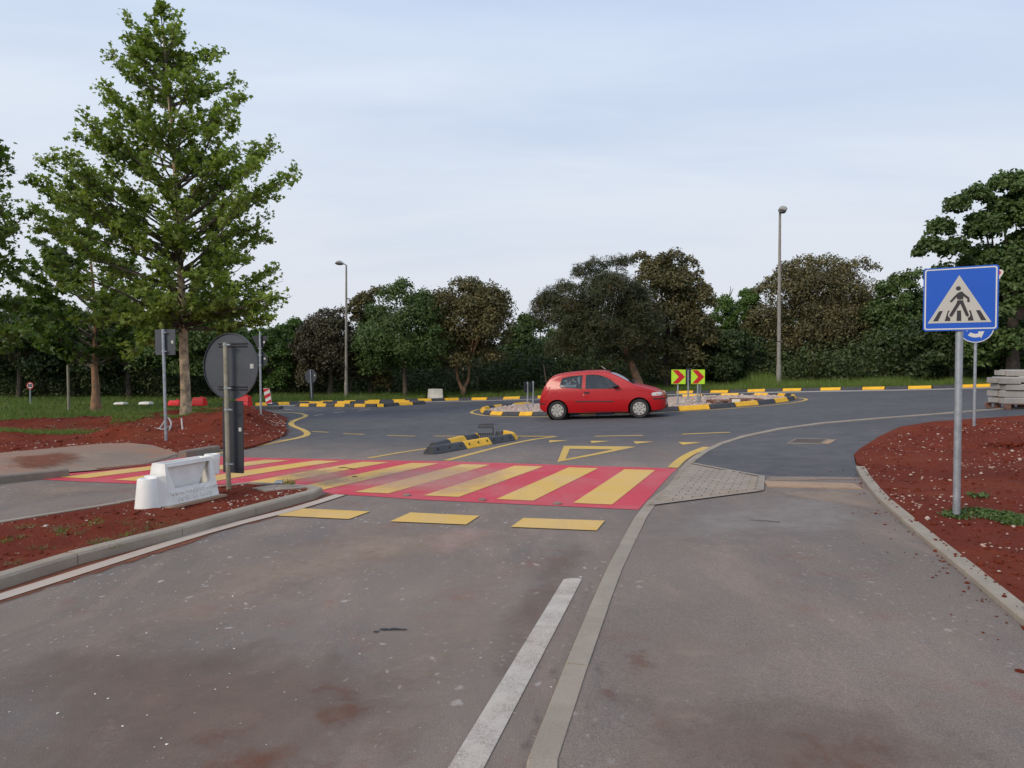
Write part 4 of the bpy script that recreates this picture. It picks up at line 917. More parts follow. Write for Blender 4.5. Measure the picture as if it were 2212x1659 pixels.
# 10 two dark signs left of the car
for (px, gy, ty, w0, lab) in ((1139.6, 885.5, 825, -5, 'left one of two slim posts with dark edge on plates behind the red car'), (1151.5, 881.5, 823, -5, 'right one of two slim posts with dark edge on plates behind the red car')):
    b = G(px, gy, .03); Y = b.y; t = thing('edge_on_sign', lab, 'road sign', tuple(b), group='slim posts behind the red car')
    pole(b, at(px, ty, Y).z - b.z, .032, t, n=10); u, v = uv(R(-62)); hh = 11.5 / F * Y
    MB().prism(rrect(-.17, -hh, .17, hh, .02), at(px - 3, 836.5, Y), u, v, .014).build('plate', M['signback_d'], t, world=True)
b = at(1184, 832, 40); t = thing('leaning_stake', 'thin dark leaning stake in the verge above the red car boot', 'stake', tuple(b)); MB().tube([b - Vector((0, 0, .5)), at(1174.5, 787, 40)], [.05, .035], 7).build('stake', M['bark'], t, world=True)
# 11 hazard panel
b = at(582, 884, 22.5); Y = b.y; t = thing('hazard_panel', 'tilted red and white striped hazard panel on a black foot by the earth mound', 'hazard board', tuple(b))
c0, c1, c2, c3 = (at(x, y, Y) for x, y in ((568.5, 839), (574.5, 839), (584, 870), (574.5, 872)))
u = (c1 - c0); v = (c3 - c0) * -1; o = c3; L = v.length
u = u.normalized() * .19; vn = v.normalized()
hgt = L; MB().prism([(0, 0), (1, 0), (1, 1), (0, 1)], o, u, v, .03).build('board', M['white'], t, world=True)
nn = u.cross(v).normalized(); nn = nn if nn.y < 0 else -nn
for k in range(3):
    y0 = -.12 + k * .43; poly = [(0, y0), (1, y0 + .20), (1, y0 + .42), (0, y0 + .22)]
    poly = [(x, min(1, max(0, y))) for x, y in poly]
    MB().prism(poly, o + nn * .003, u, v, .002).build('stripe', M['sred'], t, world=True)
MB().box(b + Vector((0, 0, .05)), (.75, .4, .1)).build('foot', M['rub_k'], t, world=True)
# ================================================================== lamp posts
def lamp_left():
    b = G(748, 861.5); Y = b.y; t = thing('street_lamp', 'grey street lamp with its head turned sideways, left of the round green tree', 'street lamp', tuple(b))
    zt = at(748, 573, Y); MB().tube([b, b.lerp(zt, .3), Vector((zt.x, b.y, zt.z))], [.10, .085, .05], 12).build('pole', M['lamppole'], t, True, world=True)
    MB().lathe([(.11, 0), (.11, .9), (.09, .95)], tuple(b), n=12).build('base_sleeve', M['lamppole'], t, world=True)
    # cobra head: outline lofted
    s = Y / F; px0 = Vector((zt.x, b.y, zt.z)); st = [(0, 0, .05, .05), (-3.5, 1.6, .09, .05), (-9, 4.6, .15, .10), (-14, 5.6, .17, .13), (-20, 5.2, .16, .11), (-23.5, 3.4, .10, .06)]; vs = []; N_ = 12; m = MB()
    for dx, dz, w, h in st:
        for k in range(N_):
            a = 2 * math.pi * k / N_; vs.append((px0.x + dx * s, px0.y + w * math.cos(a), px0.z + dz * s + (h if math.sin(a) > 0 else h * .35) * math.sin(a)))
    m.add(vs, [(i * N_ + k, i * N_ + (k + 1) % N_, (i + 1) * N_ + (k + 1) % N_, (i + 1) * N_ + k) for i in range(len(st) - 1) for k in range(N_)] + [tuple(range(N_)), tuple(range(len(vs) - 1, len(vs) - N_ - 1, -1))])
    m.build('lamp_head', M['lampgrey'], t, True, world=True)
    m = MB(); m.lathe([(.14, 0), (.12, -.07), (.05, -.10), (.001, -.10)], (px0.x - 14 * s, px0.y, px0.z + 4.0 * s), n=14); m.v = [((x - (px0.x - 14 * s)) * 1.7 + px0.x - 14 * s, y, z) for x, y, z in m.v]; m.build('lens', M['lampglass'], t, True, world=True)
def lamp_right():
    b = G(1682, 836); Y = b.y; t = thing('street_lamp', 'tall grey street lamp with its head facing the viewer, before the budding oak', 'street lamp', tuple(b))
    zt = at(1684.8, 462, Y); MB().tube([b, b.lerp(zt, .3), zt], [.115, .10, .06], 12).build('pole', M['lamppole'], t, True, world=True)
    MB().lathe([(.13, 0), (.13, 1.1), (.105, 1.15)], tuple(b), n=12).build('base_sleeve', M['lamppole'], t, world=True)
    for z in (2.4, ): MB().lathe([(.112, 0), (.118, .01), (.118, .03), (.11, .04)], (b.x, b.y, b.z + z), n=12).build('band', M['trim'], t, world=True)
    s = Y / F; vs = []; m = MB(); N_ = 14
    for dy, w, h, dz in ((.05, .03, .04, 0), (-.1, .10, .07, .06), (-.25, .20, .16, .13), (-.42, .22, .19, .15), (-.55, .19, .15, .14), (-.62, .12, .08, .12)):
        for k in range(N_):
            a = 2 * math.pi * k / N_; vs.append((zt.x + w * math.cos(a), zt.y + dy, zt.z + dz + (h if math.sin(a) > 0 else h * .5) * math.sin(a)))
    m.add(vs, [(i * N_ + k, i * N_ + (k + 1) % N_, (i + 1) * N_ + (k + 1) % N_, (i + 1) * N_ + k) for i in range(5) for k in range(N_)] + [tuple(range(N_)), tuple(range(len(vs) - 1, len(vs) - N_ - 1, -1))]); m.build('lamp_head', M['lampgrey'], t, True, world=True)
    MB().lathe([(.19, 0), (.17, -.10), (.10, -.15), (.001, -.15)], (zt.x, zt.y - .38, zt.z + .10), n=16).build('lens', M['lampglass'], t, True, world=True)
lamp_left(); lamp_right()
# ================================================================== white moulded separator on the island
b = G(415, 1085, .13); fr0 = G(364, 1093.4, .11); fr1 = G(473.5, 1068, .11); d = (fr1 - fr0); L = d.length; ang = math.atan2(d.y, d.x)
t = thing('road_separator', 'white moulded plastic road separator with embossed lettering on the earth island', 'road barrier', tuple(fr0), ang)
# local: x along the long face, y away from the viewer side (left of travel), z up
Wb, Wt, Hh = .36, .19, .47
def fy(z): return (Wb - Wt) / 2 * z / Hh        # lean of the near face
m = MB(); 
def ring(z, x0, x1): return [(x0, fy(z), z), (x1, fy(z), z), (x1, Wb - fy(z), z), (x0, Wb - fy(z), z)]
def xin(z): return .035 * z / Hh
# side faces with an opening: outer quad and inner trapezoid
for side in (0, 1):
    def P_(x, z, off=0): y = fy(z) + off; return (x, y if side == 0 else Wb - y, z)
    o_ = [P_(0, 0), P_(L, 0), P_(L - xin(Hh), Hh), P_(xin(Hh) , Hh)]
    zi0, zi1 = .175, .425; i_ = [P_(L * .17, zi0), P_(L * .86, zi0), P_(L * .91, zi1), P_(L * .075, zi1)]
    ii = [P_(L * .17, zi0, .025), P_(L * .86, zi0, .025), P_(L * .91, zi1, .025), P_(L * .075, zi1, .025)]
    m.add(o_ + i_ + ii, [(k, (k + 1) % 4, (k + 1) % 4 + 4, k + 4) for k in range(4)] + [(k + 4, (k + 1) % 4 + 4, (k + 1) % 4 + 8, k + 8) for k in range(4)])
y1 = fy(Hh)
m.add([(0, 0, 0), (0, Wb, 0), (xin(Hh), Wb - y1, Hh), (xin(Hh), y1, Hh)], [(0, 1, 2, 3)]); m.add([(L, 0, 0), (L, Wb, 0), (L - xin(Hh), Wb - y1, Hh), (L - xin(Hh), y1, Hh)], [(0, 1, 2, 3)])
# rim and trough
q0 = [(xin(Hh), y1, Hh), (L - xin(Hh), y1, Hh), (L - xin(Hh), Wb - y1, Hh), (xin(Hh), Wb - y1, Hh)]; rm = .028
q1 = [(xin(Hh) + rm, y1 + rm, Hh), (L - xin(Hh) - rm, y1 + rm, Hh), (L - xin(Hh) - rm, Wb - y1 - rm, Hh), (xin(Hh) + rm, Wb - y1 - rm, Hh)]
q2 = [(L * .22, y1 + .05, .15), (L * .76, y1 + .05, .15), (L * .76, Wb - y1 - .05, .15), (L * .22, Wb - y1 - .05, .15)]
m.add(q0 + q1, [(k, (k + 1) % 4, (k + 1) % 4 + 4, k + 4) for k in range(4)])
m.build('shell', M['plast_w'], t)
m = MB(); m.add(q1 + q2, [(k, (k + 1) % 4, (k + 1) % 4 + 4, k + 4) for k in range(4)] + [(4, 5, 6, 7)])
m.build('trough', M['plast_w'], t)
MB().add([(0, -.0, 0), (-.07, .06, 0), (-.07, Wb - .05, 0), (0, Wb, 0), (0, .03, .34), (-.08, .09, .34), (-.08, Wb - .09, .34), (0, Wb - .06, .34)], [(0, 1, 2, 3), (4, 5, 6, 7), (0, 1, 5, 4), (1, 2, 6, 5), (2, 3, 7, 6)]).build('shoulder', M['plast_w'], t)
MB().lathe([(.138, 0), (.134, .02), (.105, .325), (.100, .335), (.07, .338), (.065, .325), (.0, .322)], (-.125, .17, -.01), n=26).build('male_coupling', M['plast_w'], t, True)
MB().lathe([(.085, .24), (.088, .40), (.095, .47), (.09, .485), (.06, .487), (.055, .47), (.0, .465)], (L + .07, .17, 0), n=22).build('female_coupling', M['plast_w'], t, True)
un = Vector((math.cos(ang), math.sin(ang), 0)); nd_ = Vector((math.sin(ang), -math.cos(ang), 0)); ln = Vector((-nd_.x * (Wb - Wt) / 2, -nd_.y * (Wb - Wt) / 2, Hh)).normalized()
def facept(x, z): return fr0 + un * x - nd_ * fy(z) + Vector((0, 0, z)) + nd_ * .0015
text('www.sodirel.com', .085, facept(L * .52, .125), un, ln, M['plast_w'], t, depth=.008, space=1.18)
text('04 90 11 16 00', .082, facept(L * .52, .052), un, ln, M['plast_w'], t, depth=.008, space=1.05)
pb = thing('wooden_base', 'flat tan board under the white plastic separator', 'board', tuple(fr0), ang); MB().box((L * .5, .16, -.016), (L * 1.15, .46, .026)).build('board', M['slab'], pb)
MB().box((L * .5, .16, -.030), (L * 1.1, .3, .004)).build('cleat', M['slab'], pb)
p = G(603, 1042.5, .115); t = thing('solar_stud', 'small grey reflector stud on the nose of the earth island', 'road stud', tuple(p))
MB().add([(-.06, -.05, 0), (.06, -.05, 0), (.06, .05, 0), (-.06, .05, 0), (-.04, -.03, .028), (.04, -.03, .028), (.04, .03, .028), (-.04, .03, .028)], [(0, 1, 5, 4), (1, 2, 6, 5), (2, 3, 7, 6), (3, 0, 4, 7), (4, 5, 6, 7)]).build('body', M['galv'], t)
MB().box((0, 0, .029), (.05, .035, .004)).build('lens', M['lampglass'], t)
P4 = [G(x, y, .13) for x, y in ((545, 1048.5), (596, 1041), (640, 1043.6), (664, 1047), (625, 1050.5), (575, 1054))]
sheet('concrete_collar', [(q.x, q.y) for q in P4], .100, M['paver'], isl_bed, skirt=.03).location = (0, 0, 0)
# ================================================================== concrete blocks and barriers far off
def far_block(x0, x1, y0, y1, mat, lab, name, cat, group, Yd=None, dep=.45, taper=.06):
    b = G((x0 + x1) / 2, y1) if Yd is None else at((x0 + x1) / 2, y1, Yd); Y = b.y; w_ = (x1 - x0) / F * Y; h = (y1 - y0) / F * Y
    t = thing(name, lab, cat, tuple(b), group=group); m = MB(); x = w_ / 2; k = 1 - taper
    vs = [(-x, -dep / 2, 0), (x, -dep / 2, 0), (x, dep / 2, 0), (-x, dep / 2, 0)]
    vs += [(-x, -dep / 2, h * .25), (x, -dep / 2, h * .25), (x, dep / 2, h * .25), (-x, dep / 2, h * .25)]
    vs += [(-x * k, -dep * .3, h * .96), (x * k, -dep * .3, h * .96), (x * k, dep * .3, h * .96), (-x * k, dep * .3, h * .96)]
    vs += [(-x * k * .96, -dep * .26, h), (x * k * .96, -dep * .26, h), (x * k * .96, dep * .26, h), (-x * k * .96, dep * .26, h)]
    fs = [(0, 1, 2, 3), (12, 13, 14, 15)] + [(r * 4 + k_, r * 4 + (k_ + 1) % 4, r * 4 + 4 + (k_ + 1) % 4, r * 4 + 4 + k_) for r in range(3) for k_ in range(4)]
    m.add(vs, fs); m.build('body', M[mat], t)
    if cat == 'barrier':
        MB().box((0, -dep * .42, h * .5), (w_ * .7, .04, h * .07)).build('groove', M['trim' if False else mat], t)
        MB().lathe([(.05, 0), (.05, .04), (0, .04)], (w_ * .2, 0, h), n=10).build('filler_cap', M[mat], t)
    else: MB().box((0, 0, h + .01), (w_ * .3, .03, .03)).build('lifting_eye', M['galv'], t)
far_block(924.5, 957, 840, 861.5, 'white_block', 'white concrete block on the verge in the middle, before the golden brown oak', 'concrete_block', 'block', 'white blocks on the verge', dep=.35)
far_block(1175, 1200, 835, 858, 'white_block', 'white concrete block half hidden behind the back of the red car', 'concrete_block', 'block', 'white blocks on the verge', dep=.35)
far_block(251, 271.5, 869, 873, 'white_block', 'low pale slab lying in the grass, left one of two', 'concrete_slab', 'slab', 'pale slabs in the left grass', Yd=30)
far_block(304.5, 326.5, 868, 873, 'white_block', 'low pale slab lying in the grass, right one of two', 'concrete_slab', 'slab', 'pale slabs in the left grass', Yd=30)
far_block(368, 391, 865, 875.5, 'plast_r', 'red plastic barrier just left of the plane tree trunk', 'water_barrier', 'barrier', 'red plastic barriers', Yd=27)
far_block(419.5, 443, 859, 876, 'plast_r', 'red plastic barrier between the plane trunk and the round sign', 'water_barrier', 'barrier', 'red plastic barriers', Yd=26)
far_block(514.5, 540, 855, 878, 'plast_r', 'red plastic barrier on the mound right of the round sign', 'water_barrier', 'barrier', 'red plastic barriers', Yd=23.5)
# ================================================================== pallets
def pallet(name, label, cat, loc, rz, lx, ly, wood, group=None):
    t = thing(name, label, cat, loc, rz, group); e = .02
    for k in range(5): MB().box((0, -ly / 2 + ly * (k + .5) / 5, .135), (lx, ly / 5 - .05, .018)).build('deck_board', M[wood], t)
    for x in (-lx / 2 + .06, 0, lx / 2 - .06):
        for y in (-ly / 2 + .05, 0, ly / 2 - .05): MB().box((x, y, .07), (.12, .10, .10)).build('spacer_block', M[wood], t)
        MB().box((x, 0, .0105), (.10, ly, .019)).build('runner', M[wood], t)
    return t
pa = G(1568, 872.5, .05); pallet('pallet', 'reddish wooden pallet lying on the gravel, left one of two', 'pallet', tuple(pa), .05, 1.15, .8, 'wood', 'pallets on the gravel island')
pa = G(1612, 869.5, .05); pallet('pallet', 'reddish wooden pallet lying on the gravel, right one of two', 'pallet', tuple(pa), -.05, 1.0, .8, 'wood', 'pallets on the gravel island')
pa = G(1590, 873.5, .05); MB_ = None
t = thing('board', 'short white board leaning between the two pallets', 'board', tuple(pa)); MB().box((0, 0, .09), (.28, .03, .18)).build('panel', M['white_block'], t)
b = G(2178, 885, .03); Y = b.y; s = Y / F
t0 = pallet('pallet', 'wooden pallet under the stack of concrete blocks at the right edge', 'pallet', (b.x + 55 * s, b.y + .45, b.z), -.12, 1.25, 1.0, 'wood')
bt = b.z + .15; names = 0
lay = [  # x offset px, z px above the deck, length, height, depth y, tilt, label
    (0, 0, 80, 13.5, 0, 0, 'bottom layer front concrete block of the stack on the pallet'),
    (0, 14, 78, 15, .05, .02, 'second layer concrete block with a rough top on the pallet stack'),
    (4, 29.5, 52, 13, .02, .0, 'third layer long concrete block on the pallet stack'),
    (58, 29.5, 40, 16, .02, .03, 'third layer right concrete block at the picture edge'),
    (-3, 43, 36, 15.5, .03, .04, 'upper left concrete block on the pallet stack'),
    (36, 46, 50, 14, .05, -.02, 'upper right concrete block on the pallet stack'),
    (24, 60, 56, 14, .2, .02, 'topmost concrete block of the stack at the right edge')]
for ox, oz, lw_, hh_, dy, tl_, lab in lay:
    q = Vector((b.x + (ox + lw_ / 2) * s, b.y + dy + .35, bt + oz * s)); tt = thing('concrete_kerb_block', lab, 'concrete block', tuple(q), -.12 + tl_, 'concrete blocks stacked on the pallet')
    x, y, z = lw_ * s / 2, .30, hh_ * s - .006; j = lambda a: random.uniform(-a, a)
    MB().add([(-x, -y, 0), (x, -y, 0), (x, y, 0), (-x, y, 0), (-x, -y, z * .8), (x, -y, z * .78), (x, y, z * .8), (-x, y, z * .8), (-x + .05, -y + .04 + j(.02), z), (x - .05, -y + .04 + j(.02), z), (x - .05, y - .04, z), (-x + .05, y - .04, z)],
        [(0, 1, 2, 3), (8, 9, 10, 11)] + [(r * 4 + k, r * 4 + (k + 1) % 4, r * 4 + 4 + (k + 1) % 4, r * 4 + 4 + k) for r in range(2) for k in range(4)]).build('block', M['cblock'], tt)
    MB().box((-x - .05, .1, z * .5), (.08, .35, z * .8)).build('end_nib', M['cblock'], tt)
# ================================================================== conduit loops in the left bed
def hose(name, lab, pts, r=.022, mat='pipe', z=None):
    b = G(*pts[0][:2], .15); q = []
    for x, y, dz in pts: g = G(x, y, .12); q.append(Vector((g.x, g.y, g.z + dz + .06)))
    P = [q[0] * 2 - q[1]] + q + [q[-1] * 2 - q[-2]]; o = []
    for i in range(1, len(P) - 2):
        for k in range(5):
            t_ = k / 5; a_, b_, c_, d_ = P[i - 1:i + 3]; o.append(.5 * ((2 * b_) + (c_ - a_) * t_ + (2 * a_ - 5 * b_ + 4 * c_ - d_) * t_ * t_ + (3 * b_ - a_ - 3 * c_ + d_) * t_ ** 3))
    o.append(P[-2]); m = MB().tube(o, r, 7); return tag(m.build(name, M[mat], None, True), lab, 'conduit')
hose('conduit', 'long grey conduit lying on the left red earth beside the square sign pole', [(290, 934, .05), (310, 935, .06), (335, 936, .06), (352, 937, .05), (365, 933, .08)])
loop = hose('conduit', 'grey conduit loop curling up behind the square sign pole', [(344, 936, .05), (352, 933, .14), (360, 930, .26), (366, 930, .24), (370, 934, .15), (366, 937.5, .05)])
hose('conduit', 'short grey conduit stub lying left of the square sign', [(290, 938, .04), (304, 937.6, .05), (318, 937.2, .04)], .016)
hose('conduit', 'short grey conduit stub standing upright in the left red earth', [(395, 937, 0), (393.5, 936.5, .16), (392.5, 936, .32)], .022)
q = at(369.5, 933.5, G(369, 938, .1).y); cap = MB().lathe([(.0, -.05), (.04, -.05), (.045, .05), (0, .05)], o=tuple(q), n=10).build('cap', M['plast_r'], loop, True)
# ================================================================== the red car (x forward from the rear axle, y to its left)
Pn = G(1206, 907.3); psi = R(15.5); lat = Vector((-math.sin(psi), -math.cos(psi), 0))
cc_ = Pn - lat * .72; car = thing('hatchback_car', 'red three door hatchback driving right past the gravel island', 'car', (cc_.x, cc_.y, H(cc_.x, cc_.y) + .002), -psi)
car.rotation_euler = (0, -.042, -psi)
KX = [-.59, -.575, -.54, -.48, -.40, -.28, -.15, 0.0, .15, .40, .88, 1.28, 1.50, 1.66, 1.85, 2.05, 2.2, 2.34, 2.6, 2.85, 3.0, 3.08, 3.15, 3.19, 3.21]
KT = [.60, .67, .77, .90, 1.06, 1.26, 1.37, 1.405, 1.43, 1.45, 1.475, 1.47, 1.44, 1.39, 1.30, 1.19, 1.10, 1.02, .955, .885, .82, .77, .71, .64, .57]
KB = [.36, .32, .28, .25, .23, .20, .19, .18, .18, .18, .17, .17, .17, .17, .17, .17, .17, .17, .18, .19, .20, .21, .23, .26, .32]
KW = [.60, .65, .70, .735, .765, .79, .80, .81, .82, .825, .83, .83, .83, .83, .83, .828, .825, .82, .81, .785, .745, .70, .63, .55, .44]
def ip(x, K): return float(np.interp(x, KX, K))
def side(z): return 1 - .07 * ((.55 - z) / .37) ** 2 if z < .55 else (1 - .03 * ((z - .55) / .35) ** 1.6 if z < .9 else .97 - .46 * (z - .9) - .12 * max(0, z - 1.15))
def sy(x, z): return ip(x, KW) * side(z)
def sect(x, grow=0.0, B=None):
    T = ip(x, KT) - grow; W = ip(x, KW); Bz = (ip(x, KB) if B is None else B); r = min(.085, (T - Bz) * .35); rx = .11 if T > 1.0 else .15; c = .035
    pts = [(0, Bz), (W * side(Bz) - .10, Bz)]
    for k in range(13):
        z = Bz + .03 + (T - r - Bz - .03) * k / 12; pts.append((W * side(z) - grow, z))
    w_ = pts[-1][0]
    for k in range(1, 7):
        a = math.pi / 2 * k / 6; pts.append((w_ - rx * (1 - math.cos(a)), T - r + (r - c) * math.sin(a)))
    w2 = pts[-1][0]
    for k in range(1, 5): s = 1 - k / 4; pts.append((w2 * s, T - c + c * (1 - s * s)))
    return pts
def loft(xs, **k):
    m = MB(); n_ = None; vs = []
    for x in xs:
        s = sect(x, **k); ring_ = [(x, -y, z) for y, z in s] + [(x, y, z) for y, z in s[-2:0:-1]]; n_ = len(ring_); vs += ring_
    fs = [(i * n_ + q, i * n_ + (q + 1) % n_, (i + 1) * n_ + (q + 1) % n_, (i + 1) * n_ + q) for i in range(len(xs) - 1) for q in range(n_)]
    fs += [tuple(range(n_)), tuple(range(len(vs) - 1, len(vs) - n_ - 1, -1))]
    return m.add(vs, fs)
xs = []
for a, b in zip(KX, KX[1:]):
    n_ = max(1, int((b - a) / .09)); xs += [a + (b - a) * k / n_ for k in range(n_)]
xs.append(KX[-1])
# the loft sections are smoothed along x by a small moving average of the key curves
def smk(K):
    v = np.interp(np.linspace(-.59, 3.21, 381), KX, K); p = np.pad(v, 6, mode='edge'); o = np.convolve(p, np.hanning(13) / np.hanning(13).sum(), 'valid'); o[:5] = v[:5]; o[-5:] = v[-5:]; return list(o)
SK = [smk(K) for K in (KT, KB, KW)]; KX = list(np.linspace(-.59, 3.21, 381)); KT, KB, KW = SK
body = loft(xs).build('body', [M['car'], M['trim']], car)
RW = [(.165, 1.25), (.42, 1.295), (.775, 1.318), (.755, .925), (.125, .985), (.10, 1.045)]
FWn = [(.895, 1.325), (1.12, 1.325), (1.32, 1.29), (1.50, 1.225), (1.66, 1.135), (1.78, 1.035), (1.80, .90), (.895, .918)]
cuts = []
def cutter(mb): o = mb.build('cut', [M['trim'], M['trim']], car); cuts.append(o); return o
inn = MB(); ci = loft([-.02, .1, .3, .6, .9, 1.2, 1.45, 1.6, 1.8, 2.0, 2.18], grow=.035, B=.36); cutter(ci)
for pl_ in (RW, FWn):
    m = MB(); k = len(pl_); m.add([(x, -1.2, z) for x, z in pl_] + [(x, 1.2, z) for x, z in pl_], [tuple(range(k)), tuple(range(2 * k - 1, k - 1, -1))] + [(i, i + k, (i + 1) % k + k, (i + 1) % k) for i in range(k)]); cutter(m)
def prz(pl_, z0, z1):
    m = MB(); k = len(pl_); m.add([(x, y, z0) for x, y in pl_] + [(x, y, z1) for x, y in pl_], [tuple(range(k)), tuple(range(2 * k - 1, k - 1, -1))] + [(i, i + k, (i + 1) % k + k, (i + 1) % k) for i in range(k)]); return m
WS = [(1.60, -.53), (1.58, 0), (1.60, .53), (2.20, .66), (2.27, 0), (2.20, -.66)]
cutter(prz(WS, .95, 1.7)); cutter(prz([(-.14, -.45), (-.14, .45), (-.33, .5), (-.33, -.5)], .9, 1.7))
for x in (0, 2.46):
    for s in (-1, 1): m = MB(); m.lathe([(0, s * .50), (.335, s * .50), (.335, s * .95), (0, s * .95)], (x, 0, .285), 'y', 40); cutter(m)
for c in cuts:
    bm = bmesh.new(); bm.from_mesh(c.data); bmesh.ops.remove_doubles(bm, verts=bm.verts[:], dist=1e-5); bmesh.ops.recalc_face_normals(bm, faces=bm.faces[:]); bm.to_mesh(c.data); bm.free()
    md = body.modifiers.new('b', 'BOOLEAN'); md.object = c; md.operation = 'DIFFERENCE'; md.solver = 'EXACT'
    try: md.material_mode = 'TRANSFER'
    except Exception: pass
bpy.context.view_layer.update(); dg = bpy.context.evaluated_depsgraph_get(); nm = bpy.data.meshes.new_from_object(body.evaluated_get(dg)); body.modifiers.clear(); body.data = nm
for c in cuts: bpy.data.objects.remove(c)
body.data.polygons.foreach_set('use_smooth', [True] * len(body.data.polygons))
try: body.data.set_sharp_from_angle(angle=R(32))
except Exception: pass
def conf(poly, off, s=-1): return [(x, s * (sy(x, z) + off), z) for x, z in poly]
def densify(pl_, n_=6): return [(a[0] + (b[0] - a[0]) * k / n_, a[1] + (b[1] - a[1]) * k / n_) for a, b in zip(pl_, pl_[1:] + pl_[:1]) for k in range(n_)]
def scale_poly(pl_, d):
    cx_ = sum(p[0] for p in pl_) / len(pl_); cz_ = sum(p[1] for p in pl_) / len(pl_); o = []
    for x, z in pl_: v_ = Vector((x - cx_, z - cz_)); v_ = v_ * (1 + d / v_.length); o.append((cx_ + v_.x, cz_ + v_.y))
    return o
for s in (-1, 1):
    for pl_, nm_ in ((RW, 'rear_side_window'), (FWn, 'door_window')):
        dp = densify(pl_); o_ = densify(scale_poly(pl_, .016)); k = len(dp); i_ = densify(scale_poly(pl_, -.006))
        fr = MB().add(conf(o_, .004, s) + conf(i_, .006, s), [(i, (i + 1) % k, (i + 1) % k + k, i + k) for i in range(k)]).build('window_seal', M['trim'], car)
        MB().add(conf(densify(scale_poly(pl_, .004)), -.004, s), [tuple(range(k))]).build(nm_, M['glass'], car)
    # door shut lines
    def seam(pts, wd=.007, mat='redtrim', off=.0015, name='shut_line'):
        m = MB()
        for (x0, z0), (x1, z1) in zip(pts, pts[1:]):
            d = Vector((x1 - x0, z1 - z0)).normalized(); n = Vector((-d.y, d.x)) * wd / 2; q = [(x0 + n.x, z0 + n.y), (x1 + n.x, z1 + n.y), (x1 - n.x, z1 - n.y), (x0 - n.x, z0 - n.y)]; m.add(conf(q, off, s), [(0, 1, 2, 3)])
        return m.build(name, M[mat], car)
    def patch(x0, x1, z0, z1, off, mat, name, nx=10, nz=4, fx=None, parent=car, thick_=0):
        m = MB(); vs = []
        for j in range(nz + 1):
            for i in range(nx + 1):
                x = x0 + (x1 - x0) * i / nx; z = z0 + (z1 - z0) * j / nz
                if fx: x, z = fx(i / nx, j / nz)
                e = off if 0 < i < nx and 0 < j < nz else off * .4; vs.append((x, s * (sy(x, z) + e), z))
        m.add(vs, [(j * (nx + 1) + i, j * (nx + 1) + i + 1, (j + 1) * (nx + 1) + i + 1, (j + 1) * (nx + 1) + i) for j in range(nz) for i in range(nx)]); return m.build(name, M[mat], parent, True)
    def doorf(a, b):
        z = .235 + (.87 - .235) * b; x0 = .775 + (.13 * (1 - b / .35) ** 2 if b < .35 else 0); x1 = 2.0 - .02 * b; return (x0 + (x1 - x0) * a, z)
    dr = patch(0, 0, 0, 0, .004, 'car', 'door', 24, 14, doorf)
    seam([(.80, 1.34), (.775, .9), (.765, .45), (.79, .33), (.86, .245), (.95, .228), (1.96, .222), (2.0, .30), (2.01, .6), (1.99, .86)], .009)
    hd = MB().box((.92, s * (sy(.92, .80) + .012), .80), (.15, .02, .045)).build('handle', M['trim'], dr)
    MB().lathe([(0, 0), (.016, 0), (.016, s * .006), (0, s * .008)], (.825, s * (sy(.82, .735) + .003), .735), 'y', 10).build('lock', M['hub'], dr)
    patch(.56, 1.72, .515, .545, .014, 'trim', 'rub_strip', 16, 2, lambda a, b: (.56 + 1.16 * a, .545 - .03 * a + .034 * (b - .5)))
    m = MB().add(conf(densify([(-.19, .70), (-.17, .82), (0.0, .83), (.02, .72), (-.03, .67)], 3), .0015, s), [tuple(range(15))]).build('fuel_flap', M['car'], car)
    seam([(-.19, .70), (-.17, .82), (0.0, .83), (.02, .72), (-.03, .67), (-.19, .70)], .006)
    # lamps
    patch(0, 0, 0, 0, .010, 'lamp', 'headlight', 10, 4, lambda a, b: (2.83 + .30 * a, .690 + .012 * a + (.105 - .0 * a) * (b - .5) * (1 - .35 * abs(2 * a - 1) ** 3)))
    patch(0, 0, 0, 0, .016, 'amber', 'indicator', 4, 3, lambda a, b: (2.95 + .07 * a, .688 + .045 * (b - .5)))
    patch(0, 0, 0, 0, .008, 'tail', 'tail_light', 4, 8, lambda a, b: (-.47 + .20 * b + .07 * a, .72 + .28 * b))
    patch(0, 0, 0, 0, .012, 'trim', 'bumper_strip', 8, 2, lambda a, b: (2.86 + .31 * a, .555 + .035 * (b - .5)))
    seam([(2.79, .60), (2.9, .595), (3.0, .60), (3.12, .62)], .008); seam([(2.0, .86), (2.3, .85), (2.6, .80), (2.83, .73)], .006)
    seam([(-.52, .56), (-.40, .60), (-.30, .585)], .007)
    patch(0, 0, 0, 0, .010, 'trim', 'rear_bumper_strip', 6, 2, lambda a, b: (-.56 + .18 * a, .50 + .04 * (b - .5)))
    patch(0, 0, 0, 0, .006, 'trim', 'sill_strip', 10, 2, lambda a, b: (.36 + 1.76 * a, .185 + .02 * b))
    # arch lips
    for x0 in (0, 2.46):
        m = MB(); vs = []; k = 20
        for i in range(k + 1):
            a = R(-8 + 196 * i / k)
            for rr_ in (.332, .352): x = x0 + rr_ * math.cos(a); z = .285 + rr_ * math.sin(a); vs.append((x, s * (sy(x, max(.19, z)) + .006), z))
        m.add(vs, [(2 * i, 2 * i + 1, 2 * i + 3, 2 * i + 2) for i in range(k)]).build('wheel_arch', M['car'], car, True)
        MB().lathe([(.333, s * .50), (.333, s * .79)], (x0, 0, .285), 'y', 32).build('arch_liner', M['trim'], car)
